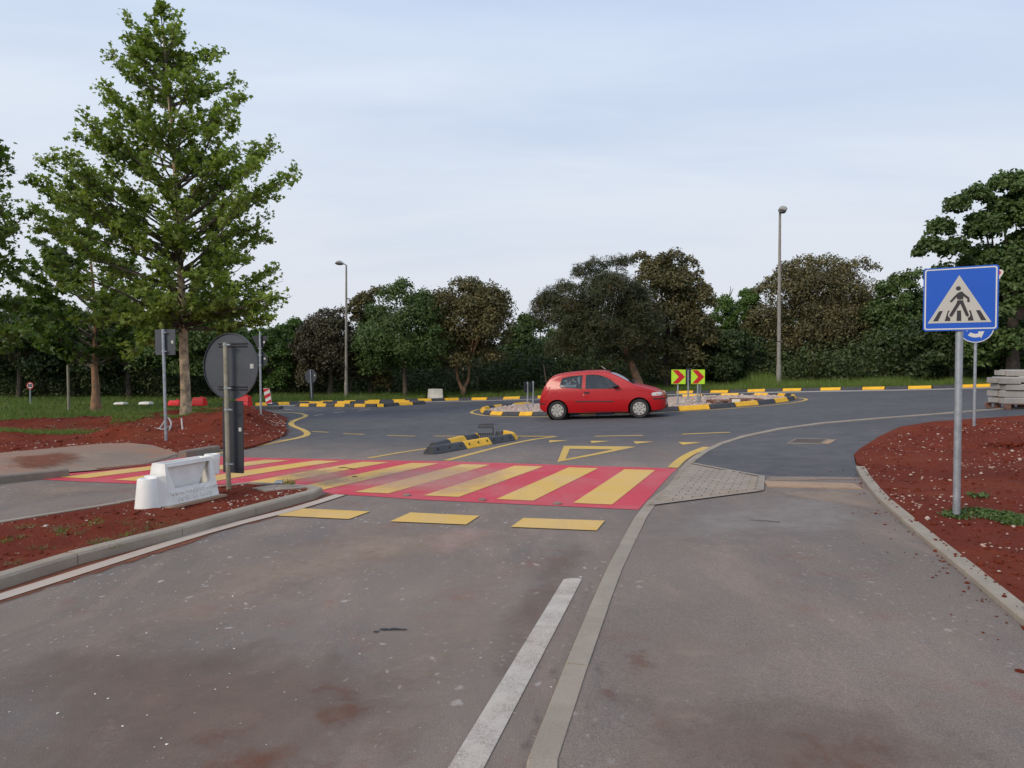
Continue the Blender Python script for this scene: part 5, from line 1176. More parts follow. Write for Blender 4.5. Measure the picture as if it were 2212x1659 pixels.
    # wheels
    for x0 in (0, 2.46):
        y0 = s * .635; m = MB(); m.lathe([(.19, 0), (.20, s * .155), (.235, s * .168), (.268, s * .160), (.281, s * .135), (.283, s * .085), (.281, s * .03), (.268, 0), (.19, 0)], (x0, y0, .283), 'y', 40)
        wh = m.build('wheel', M['tyre'], car, True)
        h = MB(); h.lathe([(.196, s * .138), (.19, s * .156), (.16, s * .160), (.09, s * .150), (.05, s * .154), (.0, s * .156)], (x0, y0, .283), 'y', 40); h.build('hubcap', M['hub'], wh, True)
        for k in range(8):
            a = 2 * math.pi * (k + .3) / 8; MB().box((x0 + .152 * math.cos(a), y0 + s * .160, .283 + .152 * math.sin(a)), (.045, .008, .030), Matrix.Rotation(-a - .4, 3, 'Y')).build('vent_slot', M['ink'], wh)
        for k in range(4):
            a = math.pi / 2 * k + .1; MB().box((x0 + .055 * math.cos(a), y0 + s * .157, .283 + .055 * math.sin(a)), (.022, .008, .022), Matrix.Rotation(-a, 3, 'Y')).build('bolt_hole', M['ink'], wh)
    # door mirror
    m = MB(); N_ = 10; vs = []
    for dx, w_, hh_ in ((-.075, .02, .03), (-.07, .075, .052), (0, .08, .055), (.06, .06, .042), (.10, .02, .02)):
        for k in range(N_): a = 2 * math.pi * k / N_; vs.append((1.80 + dx, s * (.90 + w_ * math.cos(a)), .965 + hh_ * math.sin(a)))
    m.add(vs, [(i * N_ + k, i * N_ + (k + 1) % N_, (i + 1) * N_ + (k + 1) % N_, (i + 1) * N_ + k) for i in range(4) for k in range(N_)] + [tuple(range(N_)), tuple(range(4 * N_, 5 * N_))])
    m.box((1.82, s * .815, .93), (.08, .08, .03)); m.build('door_mirror', M['trim'], car, True)
# windscreen laid on the body section
def topz(x, y):
    s_ = sect(x); ys = [p[0] for p in s_[14:]][::-1]; zs = [p[1] for p in s_[14:]][::-1]; return float(np.interp(abs(y), ys, zs))
m = MB(); vs = []; nx, ny = 12, 14
for i in range(nx + 1):
    x = 1.57 + .71 * i / nx; w_ = .55 + .14 * i / nx
    for j in range(ny + 1): y = w_ * (2 * j / ny - 1); xx = x + (-.03 if i == 0 else .0) * 0; vs.append((xx, y, topz(xx, y) + .004 + .035 * (1 - (y / w_) ** 2) * math.sin(math.pi * min(1, i / nx))))
m.add(vs, [(i * (ny + 1) + j, (i + 1) * (ny + 1) + j, (i + 1) * (ny + 1) + j + 1, i * (ny + 1) + j + 1) for i in range(nx) for j in range(ny)]); m.build('windscreen', M['glass_w'], car, True)
m = MB(); vs = []
for i in range(5):
    x = -.13 - .20 * i / 4
    for j in range(9): y = .52 * (2 * j / 8 - 1); vs.append((x, y, topz(x, y) + .006))
m.add(vs, [(i * 9 + j, (i + 1) * 9 + j, (i + 1) * 9 + j + 1, i * 9 + j + 1) for i in range(4) for j in range(8)]); m.build('rear_window', M['glass'], car, True)
for y0, y1 in ((-.58, -.02), (-.05, .50)):
    p = [(2.30 - .10 * t_ ** 2, y0 + (y1 - y0) * t_, topz(2.30 - .10 * t_, y0 + (y1 - y0) * t_) + .034) for t_ in (0, .3, .6, 1)]; MB().tube(p, .011, 6).build('wiper', M['trim'], car)
MB().tube([(2.29, -.62, topz(2.29, -.6) + .01), (2.33, 0, topz(2.33, 0) + .008), (2.29, .62, topz(2.29, .6) + .01)], .018, 6).build('scuttle', M['trim'], car)
MB().tube([(1.40, 0, 1.475), (1.27, 0, 1.58)], .009, 6).build('aerial', M['sticker'], car)
# nose
MB().box((3.222, 0, .455), (.012, .52, .115)).build('number_plate', M['white'], car)
MB().box((3.205, 0, .30), (.03, .95, .10)).build('lower_grille', M['trim'], car); MB().box((3.20, 0, .54), (.03, .92, .035)).build('bumper_strip', M['trim'], car)
MB().box((3.19, 0, .635), (.03, .42, .05)).build('upper_grille', M['trim'], car)
MB().lathe([(0, .012), (.035, .010), (.038, 0)], (3.185, 0, .69), 'x', 14).build('emblem', M['hub'], car)
MB().box((1.3, 0, .175), (3.0, 1.25, .05)).build('underbody', M['trim'], car)
# cabin
for y in (-.36, .36):
    st = MB(); st.box((1.22, y, .50), (.50, .46, .16)); st.box((.98, y, .76), (.14, .44, .56), Matrix.Rotation(R(-16), 3, 'Y')); st.box((.885, y, 1.10), (.09, .24, .17), Matrix.Rotation(R(-12), 3, 'Y')); st.build('front_seat', M['interior'], car)
rsx = MB(); rsx.box((.42, 0, .50), (.5, 1.2, .16)); rsx.box((.17, 0, .74), (.13, 1.2, .44), Matrix.Rotation(R(-18), 3, 'Y')); rsx.build('rear_seat', M['interior'], car)
MB().box((1.98, 0, .80), (.34, 1.30, .22)).build('dashboard', M['interior'], car)
sw = []
for k in range(17): a = 2 * math.pi * k / 16; sw.append((1.66 + .07 * math.sin(a), .36 + .18 * math.cos(a), .88 + .165 * math.sin(a)))
MB().tube(sw, .014, 7, caps=False).build('steering_wheel', M['trim'], car)
# printed sunshade inside the rear side window
def shade(poly, mat, name, off=-.030): pp = [(x, -(sy(x, z) + off), z) for x, z in poly]; MB().add(pp, [tuple(range(len(pp)))]).build(name, M[mat], car)
def ell(x, z, a, b, n_=14): return [(x + a * math.cos(2 * math.pi * k / n_), z + b * math.sin(2 * math.pi * k / n_)) for k in range(n_)]
shade(ell(.265, 1.165, .055, .028), 'decal_w', 'printed_cloud'); shade(ell(.32, 1.09, .04, .03), 'decal_w', 'printed_cloud'); shade(ell(.55, 1.14, .03, .026), 'decal_w', 'printed_cloud')
shade([(.36, 1.075), (.43, 1.075), (.395, 1.20)], 'decal_w', 'printed_sail'); shade(ell(.49, 1.19, .038, .036, 8), 'decal_y', 'printed_sun')
shade([(.18, .99), (.58, .965), (.60, 1.06), (.50, 1.045), (.38, 1.06), (.19, 1.06)], 'decal_w', 'printed_sea'); shade([(.62, 1.28), (.70, 1.285), (.70, 1.06), (.655, 1.09), (.635, 1.16)], 'decal_w', 'printed_panel')
# ------------------------------------------------------------------ driver: one skinned body
def skin_body(name, joints, edges, parent, mat, lv=2):
    me = bpy.data.meshes.new(name); me.from_pydata([j[0] for j in joints], edges, []); o = bpy.data.objects.new(name, me); C.objects.link(o)
    sk = o.modifiers.new('s', 'SKIN'); sk.use_smooth_shade = True
    for v_, j in zip(me.skin_vertices[0].data, joints): v_.radius = (j[1], j[1] if len(j) < 3 else j[2])
    me.skin_vertices[0].data[0].use_root = True
    ss = o.modifiers.new('u', 'SUBSURF'); ss.levels = lv; ss.render_levels = lv
    bpy.context.view_layer.update(); dg = bpy.context.evaluated_depsgraph_get(); nm = bpy.data.meshes.new_from_object(o.evaluated_get(dg)); bpy.data.objects.remove(o)
    nm.name = name; nm.materials.clear(); return link(name, nm, mat, parent)
carM = Matrix.Translation(car.location) @ car.rotation_euler.to_matrix().to_4x4()
drv = thing('person', 'driver in a pale yellow top sitting at the wheel of the red car', 'person', tuple(car.location)); drv.rotation_euler = car.rotation_euler
y = .36
J = [((1.16, y, .62), .13, .16), ((1.12, y, .80), .12, .16), ((1.09, y, .98), .11, .17), ((1.10, y, 1.08), .055), ((1.13, y, 1.15), .05),
     ((1.14, y, 1.22), .085), ((1.15, y, 1.30), .08), ((1.10, y - .18, 1.02), .055), ((1.26, y - .24, .86), .045), ((1.50, y - .16, .93), .036), ((1.58, y - .15, .96), .038),
     ((1.10, y + .18, 1.02), .055), ((1.26, y + .24, .86), .045), ((1.50, y + .16, .93), .036), ((1.58, y + .15, .96), .038),
     ((1.30, y - .10, .62), .085), ((1.60, y - .11, .66), .07), ((1.78, y - .11, .42), .05), ((1.90, y - .11, .40), .04), ((1.30, y + .10, .62), .085), ((1.60, y + .11, .66), .07), ((1.78, y + .11, .42), .05), ((1.90, y + .11, .40), .04)]
Ed = [(0, 1), (1, 2), (2, 3), (3, 4), (4, 5), (5, 6), (2, 7), (7, 8), (8, 9), (9, 10), (2, 11), (11, 12), (12, 13), (13, 14), (0, 15), (15, 16), (16, 17), (17, 18), (0, 19), (19, 20), (20, 21), (21, 22)]
bd_ = skin_body('body', J, Ed, drv, M['shirt'])
bd_.data.materials.append(M['skin'])
mi = []
for p in bd_.data.polygons:
    c = p.center; mi.append(1 if (c.z > 1.10 or c.x > 1.42 and c.z > .8) else 0)
bd_.data.polygons.foreach_set('material_index', mi)
hm = MB(); vs = []
hm.lathe([(.001, .135), (.06, .12), (.098, .06), (.104, 0), (.095, -.06), (.07, -.10)], (1.125, y, 1.27), 'z', 16); hm.build('hair', M['hair'], drv, True)
for e in (-.03, .03): MB().lathe([(0, .008), (.008, 0), (0, -.008)], (1.232, y + e, 1.255), 'z', 8).build('eye', M['ink'], drv)
MB().add([(1.225, y - .012, 1.245), (1.225, y + .012, 1.245), (1.255, y, 1.222), (1.228, y, 1.215)], [(0, 1, 2), (0, 2, 3), (1, 3, 2)]).build('nose', M['skin'], drv)
# ================================================================== vegetation
def rand_dirs(n):
    v = rng.normal(size=(n, 3)); return v / np.linalg.norm(v, axis=1, keepdims=True)
def leaf_cloud(cent, size, out=None, shape='quad', upbias=.5):
    """one bent leaf per centre; returns verts and faces"""
    n = len(cent); nrm = rand_dirs(n); nrm[:, 2] += upbias
    if out is not None: nrm += out * .8
    nrm /= np.linalg.norm(nrm, axis=1, keepdims=True)
    a = np.cross(nrm, rand_dirs(n)); a /= np.linalg.norm(a, axis=1, keepdims=True); b = np.cross(nrm, a); s = size[:, None]
    if shape == 'quad':      # two triangles folded on the midrib
        tmpl = [(-.5, 0, 0), (0, -.30, .10), (.5, 0, -.04), (0, .30, .10)]; F_ = np.array([[0, 1, 2], [0, 2, 3]])
    elif shape == 'needle':
        tmpl = [(-.5, 0, 0), (.55, .07, .03), (.5, -.09, .0), (-.3, 0.05, .05), (.2, .5, .1), (.1, .52, 0)]; F_ = np.array([[0, 1, 2], [3, 4, 5]])
    else:                     # five lobed leaf, drooping tips
        tmpl = [(0, 0, .05)]; ang = [0, 38, 72, 108, 144, 180, 216, 252, 288, 322]; rad = [.62, .30, .55, .27, .42, .16, .42, .27, .55, .30]
        for A_, r_ in zip(ang, rad): t_ = math.radians(A_); tmpl.append((r_ * math.cos(t_), r_ * math.sin(t_), -.10 * (r_ / .6) ** 2))
        F_ = np.array([[0, k, k % 10 + 1] for k in range(1, 11)])
        F_ = np.array([[0, 10, 1], [0, 1, 2], [0, 2, 3], [0, 3, 4], [0, 4, 5], [0, 5, 6], [0, 6, 7], [0, 7, 8], [0, 8, 9], [0, 9, 10]])
    k = len(tmpl); V = np.zeros((n, k, 3))
    for i, (x, y, z) in enumerate(tmpl): V[:, i] = cent + s * (a * x + b * y + nrm * z)
    Fc = (F_[None] + (np.arange(n) * k)[:, None, None]).reshape(-1, 3)
    return V.reshape(-1, 3), Fc
def branch_mesh(mb, p0, p1, r0, r1, bend=.12, seg=5, n=6):
    p0, p1 = Vector(p0), Vector(p1); L = (p1 - p0).length; o = Vector((random.uniform(-1, 1), random.uniform(-1, 1), random.uniform(-.2, 1))) * bend * L; pts = []
    for k in range(seg + 1):
        t_ = k / seg; pts.append(p0.lerp(p1, t_) + o * math.sin(math.pi * t_) * .5)
    mb.tube(pts, [r0 + (r1 - r0) * k / seg for k in range(seg + 1)], n); return pts
# ------------------------------------------------------------------ plane trees
def plane_tree(label, base, trunk, tips, mat, bark, nleaf, lsize, depth_r, extra=60, r0=.2, mound=False, trange=(.30, .97)):
    """trunk: picture points from the foot upward; tips: picture points of the leafy shoots"""
    Y = base.y; t = thing('plane_tree', label, 'tree', tuple(base), group=None)
    tp = [base - Vector((0, 0, .3))] + [at(x, y, Y) for x, y in trunk]; n_ = len(tp); mb = MB(); br = MB()
    mb.tube(tp, [r0 * 1.35] + [r0 * (1 - .93 * (k / (n_ - 1)) ** 1.1) for k in range(1, n_)], 14)
    zs = [p.z for p in tp]
    def tk(z):
        for a, b in zip(tp, tp[1:]):
            if a.z <= z <= b.z: return a.lerp(b, (z - a.z) / max(1e-6, b.z - a.z))
        return tp[-1].copy()
    zt0 = tp[0].z + (tp[-1].z - tp[0].z) * .26; ztop = tp[-1].z
    tips_w = []
    for x, y, *k in tips:
        q = at(x, y, Y); side_ = q.x - tk(q.z).x; d = random.uniform(-.9, .9) * (abs(side_) * .8 + .5) if not k else k[0]
        tips_w.append(Vector((q.x * (Y + d) / Y, Y + d, EYE + (q.z - EYE) * (Y + d) / Y)))
    # interior shoots fill the envelope front and back
    env = sorted([(q.z, q.x - tk(q.z).x) for q in tips_w])
    for _ in range(extra):
        z = random.uniform(zt0 + .2, ztop - .3); near = [e for e in env if abs(e[0] - z) < 1.1] or [(z, 1.0), (z, -1.0)]; a = random.uniform(0, 2 * math.pi); rr_ = max([e[1] for e in near] + [.6]); rl_ = max([-e[1] for e in near] + [.6]); rad = (rr_ if math.cos(a) > 0 else rl_) * abs(math.cos(a)) + min(rr_, rl_) * (1 - abs(math.cos(a))); rad *= random.uniform(.2, .82)
        c = tk(z); tips_w.append(Vector((c.x + rad * math.cos(a) * .9, c.y + rad * math.sin(a) * depth_r, z)))
    cents = []; szs = []
    for q in tips_w:
        hd = math.hypot(q.x - tk(q.z).x, q.y - Y); z0 = max(zt0 - .3 + random.uniform(0, .5), min(ztop - .5, q.z - hd * random.uniform(.30, .72) - .35)); p0 = tk(z0); L = (q - p0).length
        mid = p0.lerp(q, .5) + Vector((random.uniform(-.08, .08) * L, random.uniform(-.08, .08) * L, random.uniform(-.12, .03) * L)); r_ = .012 + .011 * L; pts = []
        for k in range(8): s = k / 7; pts.append(p0 * (1 - s) ** 2 + mid * 2 * s * (1 - s) + q * s * s + Vector((random.uniform(-1, 1), random.uniform(-1, 1), random.uniform(-1, 1))) * .035 * L * s)
        br.tube(pts, [r_ * (1 - .88 * k / 7) for k in range(8)], 6, caps=False)
        # twigs with leaves
        nt_ = max(5, int(L * 6.5))
        for _ in range(nt_):
            s = random.uniform(.22, 1.0) ** .75; i = min(6, int(s * 7)); a = pts[i].lerp(pts[i + 1], s * 7 - i); tl = random.uniform(.18, .58) * (1.15 - .45 * s)
            dr = (pts[i + 1] - pts[i]).normalized() * .5 + Vector((random.gauss(0, .55), random.gauss(0, .55), random.uniform(-.15, .75))); dr.normalize(); e = a + dr * tl
            br.tube([a, e], [.008, .004], 3, caps=False)
            m_ = max(2, int(nleaf * tl)); 
            for _k in range(m_):
                w_ = random.uniform(.25, 1.08); c = a.lerp(e, w_) + Vector((random.gauss(0, .075), random.gauss(0, .075), random.gauss(0, .06))); cents.append(c); szs.append(lsize * random.uniform(.6, 1.15))
        for _k in range(int(nleaf * .35)): cents.append(q + Vector((random.gauss(0, .09), random.gauss(0, .09), random.gauss(0, .13)))); szs.append(lsize * random.uniform(.45, .95))
    mb.v = [tuple(Vector(v) - base) for v in mb.v]
    mb.build('trunk', bark, t, True, fix=False); br.v = [tuple(Vector(v) - base) for v in br.v]; br.build('branches', M['bark_branch'], t, True, fix=False)
    c = np.array([tuple(p) for p in cents]) - np.array(tuple(base)); V, Fc = leaf_cloud(c, np.array(szs), shape='lobed', upbias=.9)
    np_mesh('crown', V, Fc, mat, t); print('LEAVES', len(cents)); return len(cents)
tb = G(402, 906, .08); NLV = 0
NLV += plane_tree('tall young plane tree in fresh green leaf standing in the left earth bed', tb,
    [(401, 850), (397, 760), (394, 660), (388, 560), (384, 440), (376, 330), (366, 220), (356, 120), (347, 20)],
    [(345, 14), (362, 22), (385, 40), (333, 45), (372, 60), (388, 88), (318, 88), (345, 75), (362, 105), (252, 122), (272, 88), (290, 115), (300, 78), (425, 112), (470, 112), (448, 130), (418, 150), (250, 138), (240, 205), (282, 165), (320, 140),
     (522, 178), (500, 215), (525, 205), (470, 190), (440, 200), (176, 252), (190, 268), (215, 262), (240, 235), (270, 240), (168, 295), (195, 310), (228, 300), (505, 262), (470, 270), (440, 260),
     (582, 305), (578, 330), (550, 350), (598, 322), (520, 320), (490, 330), (632, 368), (620, 395), (596, 420), (560, 436), (584, 468, 1), (540, 470), (520, 410), (150, 345), (165, 380), (140, 402), (200, 370), (230, 360),
     (84, 395), (92, 420), (60, 440), (120, 430), (100, 470), (160, 440), (568, 500), (575, 515), (545, 525), (520, 500), (530, 560), (500, 540), (130, 500), (110, 560), (160, 520), (190, 560), (115, 600), (150, 620), (200, 640), (240, 600),
     (585, 575), (606, 600), (622, 632), (600, 655), (560, 640), (545, 665), (575, 690), (560, 600), (520, 620), (480, 600), (500, 655, -1.5), (455, 640), (435, 680, -1), (560, 705, -1), (300, 640), (330, 680, -1.6), (270, 690, -2), (250, 660), (360, 650, -1.8), (300, 740, -2), (270, 765, -2.2), (310, 720, -2), (170, 690, -1), (215, 700), (420, 600, -2), (350, 560, -2), (300, 520, -2), (260, 480, -2), (330, 430, -2), (400, 430, -1.6), (420, 330, -1.2), (380, 380, -1.5)],
    M['f_plane'], M['bark_plane'], 33, .185, .95, extra=88, r0=.17)
def off_at(x, y, Y): return at(x, y, Y)
b2 = G(207, 872); b2 = at(207, 873, 30)
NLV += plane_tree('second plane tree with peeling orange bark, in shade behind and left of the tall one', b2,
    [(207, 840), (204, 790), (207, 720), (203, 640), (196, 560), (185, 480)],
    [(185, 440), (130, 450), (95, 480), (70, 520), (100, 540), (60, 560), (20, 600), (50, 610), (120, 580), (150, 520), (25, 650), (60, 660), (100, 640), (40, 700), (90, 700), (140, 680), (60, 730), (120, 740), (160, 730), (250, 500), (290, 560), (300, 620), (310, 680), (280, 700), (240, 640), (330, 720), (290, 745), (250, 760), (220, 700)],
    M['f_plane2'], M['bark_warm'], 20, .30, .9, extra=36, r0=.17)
b3 = G(-90, 912); b3 = at(-110, 912, 21)
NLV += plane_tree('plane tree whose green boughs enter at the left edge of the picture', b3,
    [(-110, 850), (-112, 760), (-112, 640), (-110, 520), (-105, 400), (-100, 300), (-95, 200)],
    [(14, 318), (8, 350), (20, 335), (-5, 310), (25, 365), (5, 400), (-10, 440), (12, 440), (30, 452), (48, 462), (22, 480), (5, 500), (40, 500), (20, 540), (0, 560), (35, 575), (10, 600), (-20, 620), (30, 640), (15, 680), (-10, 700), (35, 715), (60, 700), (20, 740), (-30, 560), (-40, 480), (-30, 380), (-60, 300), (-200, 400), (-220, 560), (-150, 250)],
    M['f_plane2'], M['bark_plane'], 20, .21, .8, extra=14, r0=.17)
# ------------------------------------------------------------------ bushy broadleaf trees, pine
def bushy(name, label, cx, by, ty, hw, mat, bark='bark', n=9000, ls=.17, Y=None, lobes=26, seed=1, skew=0, low=.10, shape='quad', trunks=None, group=None, flat=1.0, core=.35, depth=.85, trunk_r=.18, tops=None, loc=None, bare=None, lr=(.20, .36)):
    rs_ = random.Random(seed); base = at(cx, by, Y) if Y else G(cx, by); Y = base.y; zt = at(cx, ty, Y).z; W = hw / F * Y * 1.18; Hh = zt - base.z
    t = thing(name, label, 'tree', tuple(base), group=group); cz = Hh * (.5 + low / 2); rz = Hh * (.5 - low / 2)
    L = []
    for k in range(lobes):
        uz = 1 - 2 * (k + rs_.random()) / lobes; an = rs_.uniform(0, 2 * math.pi); ra = rs_.uniform(.45, 1.0) ** .5; wf = (math.sqrt(max(0, 1 - uz * uz)) if uz > 0 else 1 - .22 * uz * uz) * ra
        u = [wf * math.cos(an), wf * math.sin(an), uz * rs_.uniform(.9, 1)]; s2 = 1.0; r = rs_.uniform(*lr) * min(W, rz) * rs_.choice((.7, 1.0, 1.2, 1.35))
        q = Vector((u[0] * s2 * (W - r * .7) + skew * W * u[2], u[1] * s2 * (W * depth - r * .7), cz + u[2] * s2 * (rz - r * .8)))
        if q.z < Hh * .35 and shape != 'needle': q.x *= 1.05
        L.append((q, r))
    for k in range(16):
        an = rs_.uniform(0, 2 * math.pi); uz = rs_.uniform(-.3, 1); wf = math.sqrt(1 - uz * uz) if uz > 0 else 1.0; e = rs_.uniform(.86, 1.04); r = rs_.uniform(.07, .16) * min(W, rz)
        L.append((Vector((wf * math.cos(an) * W * e, wf * math.sin(an) * W * depth * e, cz + uz * rz * e - r * .5)), r))
    if tops:
        for px, py, rp in tops:
            q = at(px, py, Y) - base; r = rp / F * Y; L.append((Vector((q.x, rs_.uniform(-.5, .5) * W * .3, q.z)), r))
    L.append((Vector((0, 0, cz)), min(W, rz) * .7)); wts = np.array([r ** 2 for q, r in L]); wts /= wts.sum(); n = int(n * 2.3); ls *= 1.02; cnt = rng.multinomial(n, wts)
    cs = []; outs = []
    for (q, r), c_ in zip(L, cnt):
        d = rand_dirs(c_); d[:, 2] = np.where(d[:, 2] < -.3, -d[:, 2] * .6, d[:, 2])
        rr_ = r * (1.06 - np.abs(rng.normal(0, .16, c_))); rr_ *= 1 + .16 * np.sin(d[:, 0] * 7 + q.x * 3) * np.sin(d[:, 2] * 6 + q.z) ; out_ = d
        cs.append(np.array(tuple(q))[None] + d * rr_[:, None] + rng.normal(0, .05 * r + .03, (c_, 3))); outs.append(out_)
    cs = np.concatenate(cs); outs = np.concatenate(outs); keep = cs[:, 2] > .05; cs, outs = cs[keep], outs[keep]
    V, Fc = leaf_cloud(cs, ls * rng.uniform(.55, 1.25, len(cs)), outs, shape, .4); np_mesh('crown', V, Fc, M[mat], t)
    mb = MB()
    if trunks:
        for pl_ in trunks: pts = [at(x, y, Y) - base for x, y in pl_]; mb.tube(pts, [trunk_r * (1 - .5 * k / (len(pts) - 1)) for k in range(len(pts))], 8)
    else: branch_mesh(mb, (0, 0, -.1), (0, 0, cz), trunk_r, trunk_r * .5, .06, 5, 8)
    for q, r in L[:14]: branch_mesh(mb, (q.x * .1, q.y * .1, Hh * .28 + q.z * .1), q, trunk_r * .35, .02, .12, 4, 5)
    if bare:
        for x, y, x1, y1 in bare: branch_mesh(mb, at(x, y, Y) - base, at(x1, y1, Y) - base, .035, .012, .15, 4, 4)
    mb.build('trunk', M[bark], t, True, fix=False); return t
# (the wood behind, left to right)
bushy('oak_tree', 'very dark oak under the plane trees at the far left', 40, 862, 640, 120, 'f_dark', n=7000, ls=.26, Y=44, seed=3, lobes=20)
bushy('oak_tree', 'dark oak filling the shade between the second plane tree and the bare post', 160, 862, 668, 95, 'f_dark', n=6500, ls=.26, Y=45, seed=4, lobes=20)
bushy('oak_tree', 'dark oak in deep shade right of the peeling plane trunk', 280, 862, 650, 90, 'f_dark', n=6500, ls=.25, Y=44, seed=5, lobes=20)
bushy('oak_tree', 'dark green oak behind the tall plane tree trunk', 400, 862, 645, 90, 'f_green', n=8000, ls=.22, Y=43, seed=6)
bushy('oak_tree', 'green oak rising behind the round sign back', 482, 862, 650, 68, 'f_green', n=6500, ls=.2, Y=42, seed=7)
bushy('bushy_tree', 'low fresh green tree behind the triangle sign pole', 585, 858, 706, 56, 'f_bright', n=7500, ls=.19, Y=43, seed=8, low=.03)
bushy('bushy_tree', 'fresh green tree with a peaked top left of the dark oak', 642, 858, 688, 44, 'f_bright', n=6500, ls=.18, Y=44, seed=9, low=.03, tops=[(640, 702, 15), (625, 722, 16)])
bushy('holm_oak', 'dark brown green holm oak left of the sideways street lamp', 712, 858, 672, 66, 'f_oakdark', n=11000, ls=.16, Y=42, seed=10, low=.04, tops=[(700, 680, 16), (735, 678, 15), (670, 700, 18)])
bushy('holm_oak', 'olive shouldered holm oak behind the sideways street lamp', 800, 858, 628, 52, 'f_oakbrown', n=9000, ls=.16, Y=43, seed=11, low=.02, tops=[(812, 636, 16), (790, 650, 18), (775, 690, 18)])
bushy('round_green_tree', 'round soft green tree in the middle, taller than its brown neighbour', 876, 856, 614, 92, 'f_green', n=17000, ls=.16, Y=41, seed=12, low=.10, lobes=34, tops=[(872, 624, 22), (840, 640, 24), (910, 648, 24), (935, 700, 24)], trunk_r=.14)
bushy('holm_oak', 'golden brown holm oak on a forked V shaped trunk', 1018, 846, 606, 86, 'f_oakbrown', 'bark_warm', n=16000, ls=.16, Y=41, seed=13, low=.12, lobes=32, tops=[(990, 618, 20), (1012, 630, 20), (1040, 640, 20), (960, 645, 22), (1062, 690, 22)],
    trunks=[[(1001, 852), (998, 840), (988, 818), (985, 780)], [(1001, 852), (1003, 838), (1012, 820), (1014, 780)]], trunk_r=.13)
bushy('bushy_tree', 'small green tree in the dip between the brown oak and the pine', 1138, 846, 680, 48, 'f_green', n=7500, ls=.18, Y=47, seed=14, low=.02, tops=[(1132, 692, 14), (1150, 705, 14), (1105, 730, 16)])
bushy('pine_tree', 'broad dark pine with a leaning trunk behind the red car', 1290, 838, 582, 118, 'f_pine', 'bark_warm', n=17000, ls=.26, Y=38, seed=15, low=.13, lobes=34, shape='needle', tops=[(1285, 580, 22), (1255, 592, 22), (1330, 575, 24), (1352, 570, 18), (1222, 625, 22), (1195, 655, 22), (1185, 700, 22)],
    trunks=[[(1384, 838), (1374, 812), (1364, 786), (1350, 750), (1320, 700)]], trunk_r=.24, bare=[(1350, 780, 1400, 745), (1350, 770, 1310, 790)])
bushy('holm_oak', 'tall brown holm oak with a ragged top standing against the pine', 1440, 842, 556, 84, 'f_oakbrown', n=17000, ls=.17, Y=41, seed=16, low=.04, lobes=30, tops=[(1385, 558, 18), (1430, 568, 20), (1455, 560, 20), (1490, 572, 20), (1505, 610, 18), (1402, 580, 22), (1470, 600, 22), (1512, 590, 10), (1520, 625, 9)], trunk_r=.2)
bushy('bushy_tree', 'thin topped fresh green tree right of the tall brown oak', 1560, 842, 640, 44, 'f_bright', n=5500, ls=.17, Y=47, seed=17, low=.02, tops=[(1545, 655, 13), (1568, 650, 14), (1530, 660, 12)], bare=[(1575, 640, 1578, 618), (1577, 640, 1584, 622)])
bushy('bushy_tree', 'taller thin fresh green tree next to the budding oak', 1622, 842, 622, 38, 'f_bright', n=5500, ls=.17, Y=46, seed=18, low=.02, tops=[(1612, 636, 14), (1632, 634, 12), (1602, 660, 14)])
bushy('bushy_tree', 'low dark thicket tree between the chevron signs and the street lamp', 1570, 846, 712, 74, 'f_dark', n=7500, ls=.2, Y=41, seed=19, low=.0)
bushy('holm_oak', 'broad budding holm oak with creamy shoots behind the tall street lamp', 1765, 840, 556, 132, 'f_cream', n=26000, ls=.165, Y=44.5, seed=20, low=.03, lobes=46, tops=[(1745, 568, 22), (1790, 570, 22), (1830, 585, 22), (1860, 575, 20), (1878, 585, 16), (1700, 600, 26), (1665, 625, 22), (1640, 690, 22), (1655, 760, 26), (1810, 600, 26)])
bushy('bushy_tree', 'mid green tree between the budding oak and the crossing sign', 1950, 840, 598, 72, 'f_green', n=11000, ls=.19, Y=41, seed=21, low=.02, tops=[(1935, 606, 16), (1960, 600, 16), (1985, 596, 16), (1910, 625, 18)])
bushy('bushy_tree', 'dark green undergrowth tree behind the roundabout sign pole', 2060, 845, 660, 95, 'f_dark', n=9000, ls=.2, Y=33, seed=22, low=.0)
bushy('oak_tree', 'big dark green oak towering over the crossing sign at the right edge', 2192, 845, 402, 98, 'f_green', n=24000, ls=.21, Y=30, seed=23, low=.06, lobes=44, tops=[(2110, 425, 26), (2170, 400, 26), (2200, 395, 24), (2060, 450, 24), (2040, 495, 26), (2010, 535, 24), (1990, 548, 12), (2070, 540, 30), (2120, 500, 34), (2045, 600, 30)], trunk_r=.3, lr=(.16, .3))
bushy('oak_tree', 'next oak along the wood, mostly beyond the right edge', 2420, 845, 430, 130, 'f_dark', n=9000, ls=.3, Y=30, seed=24, low=.02)
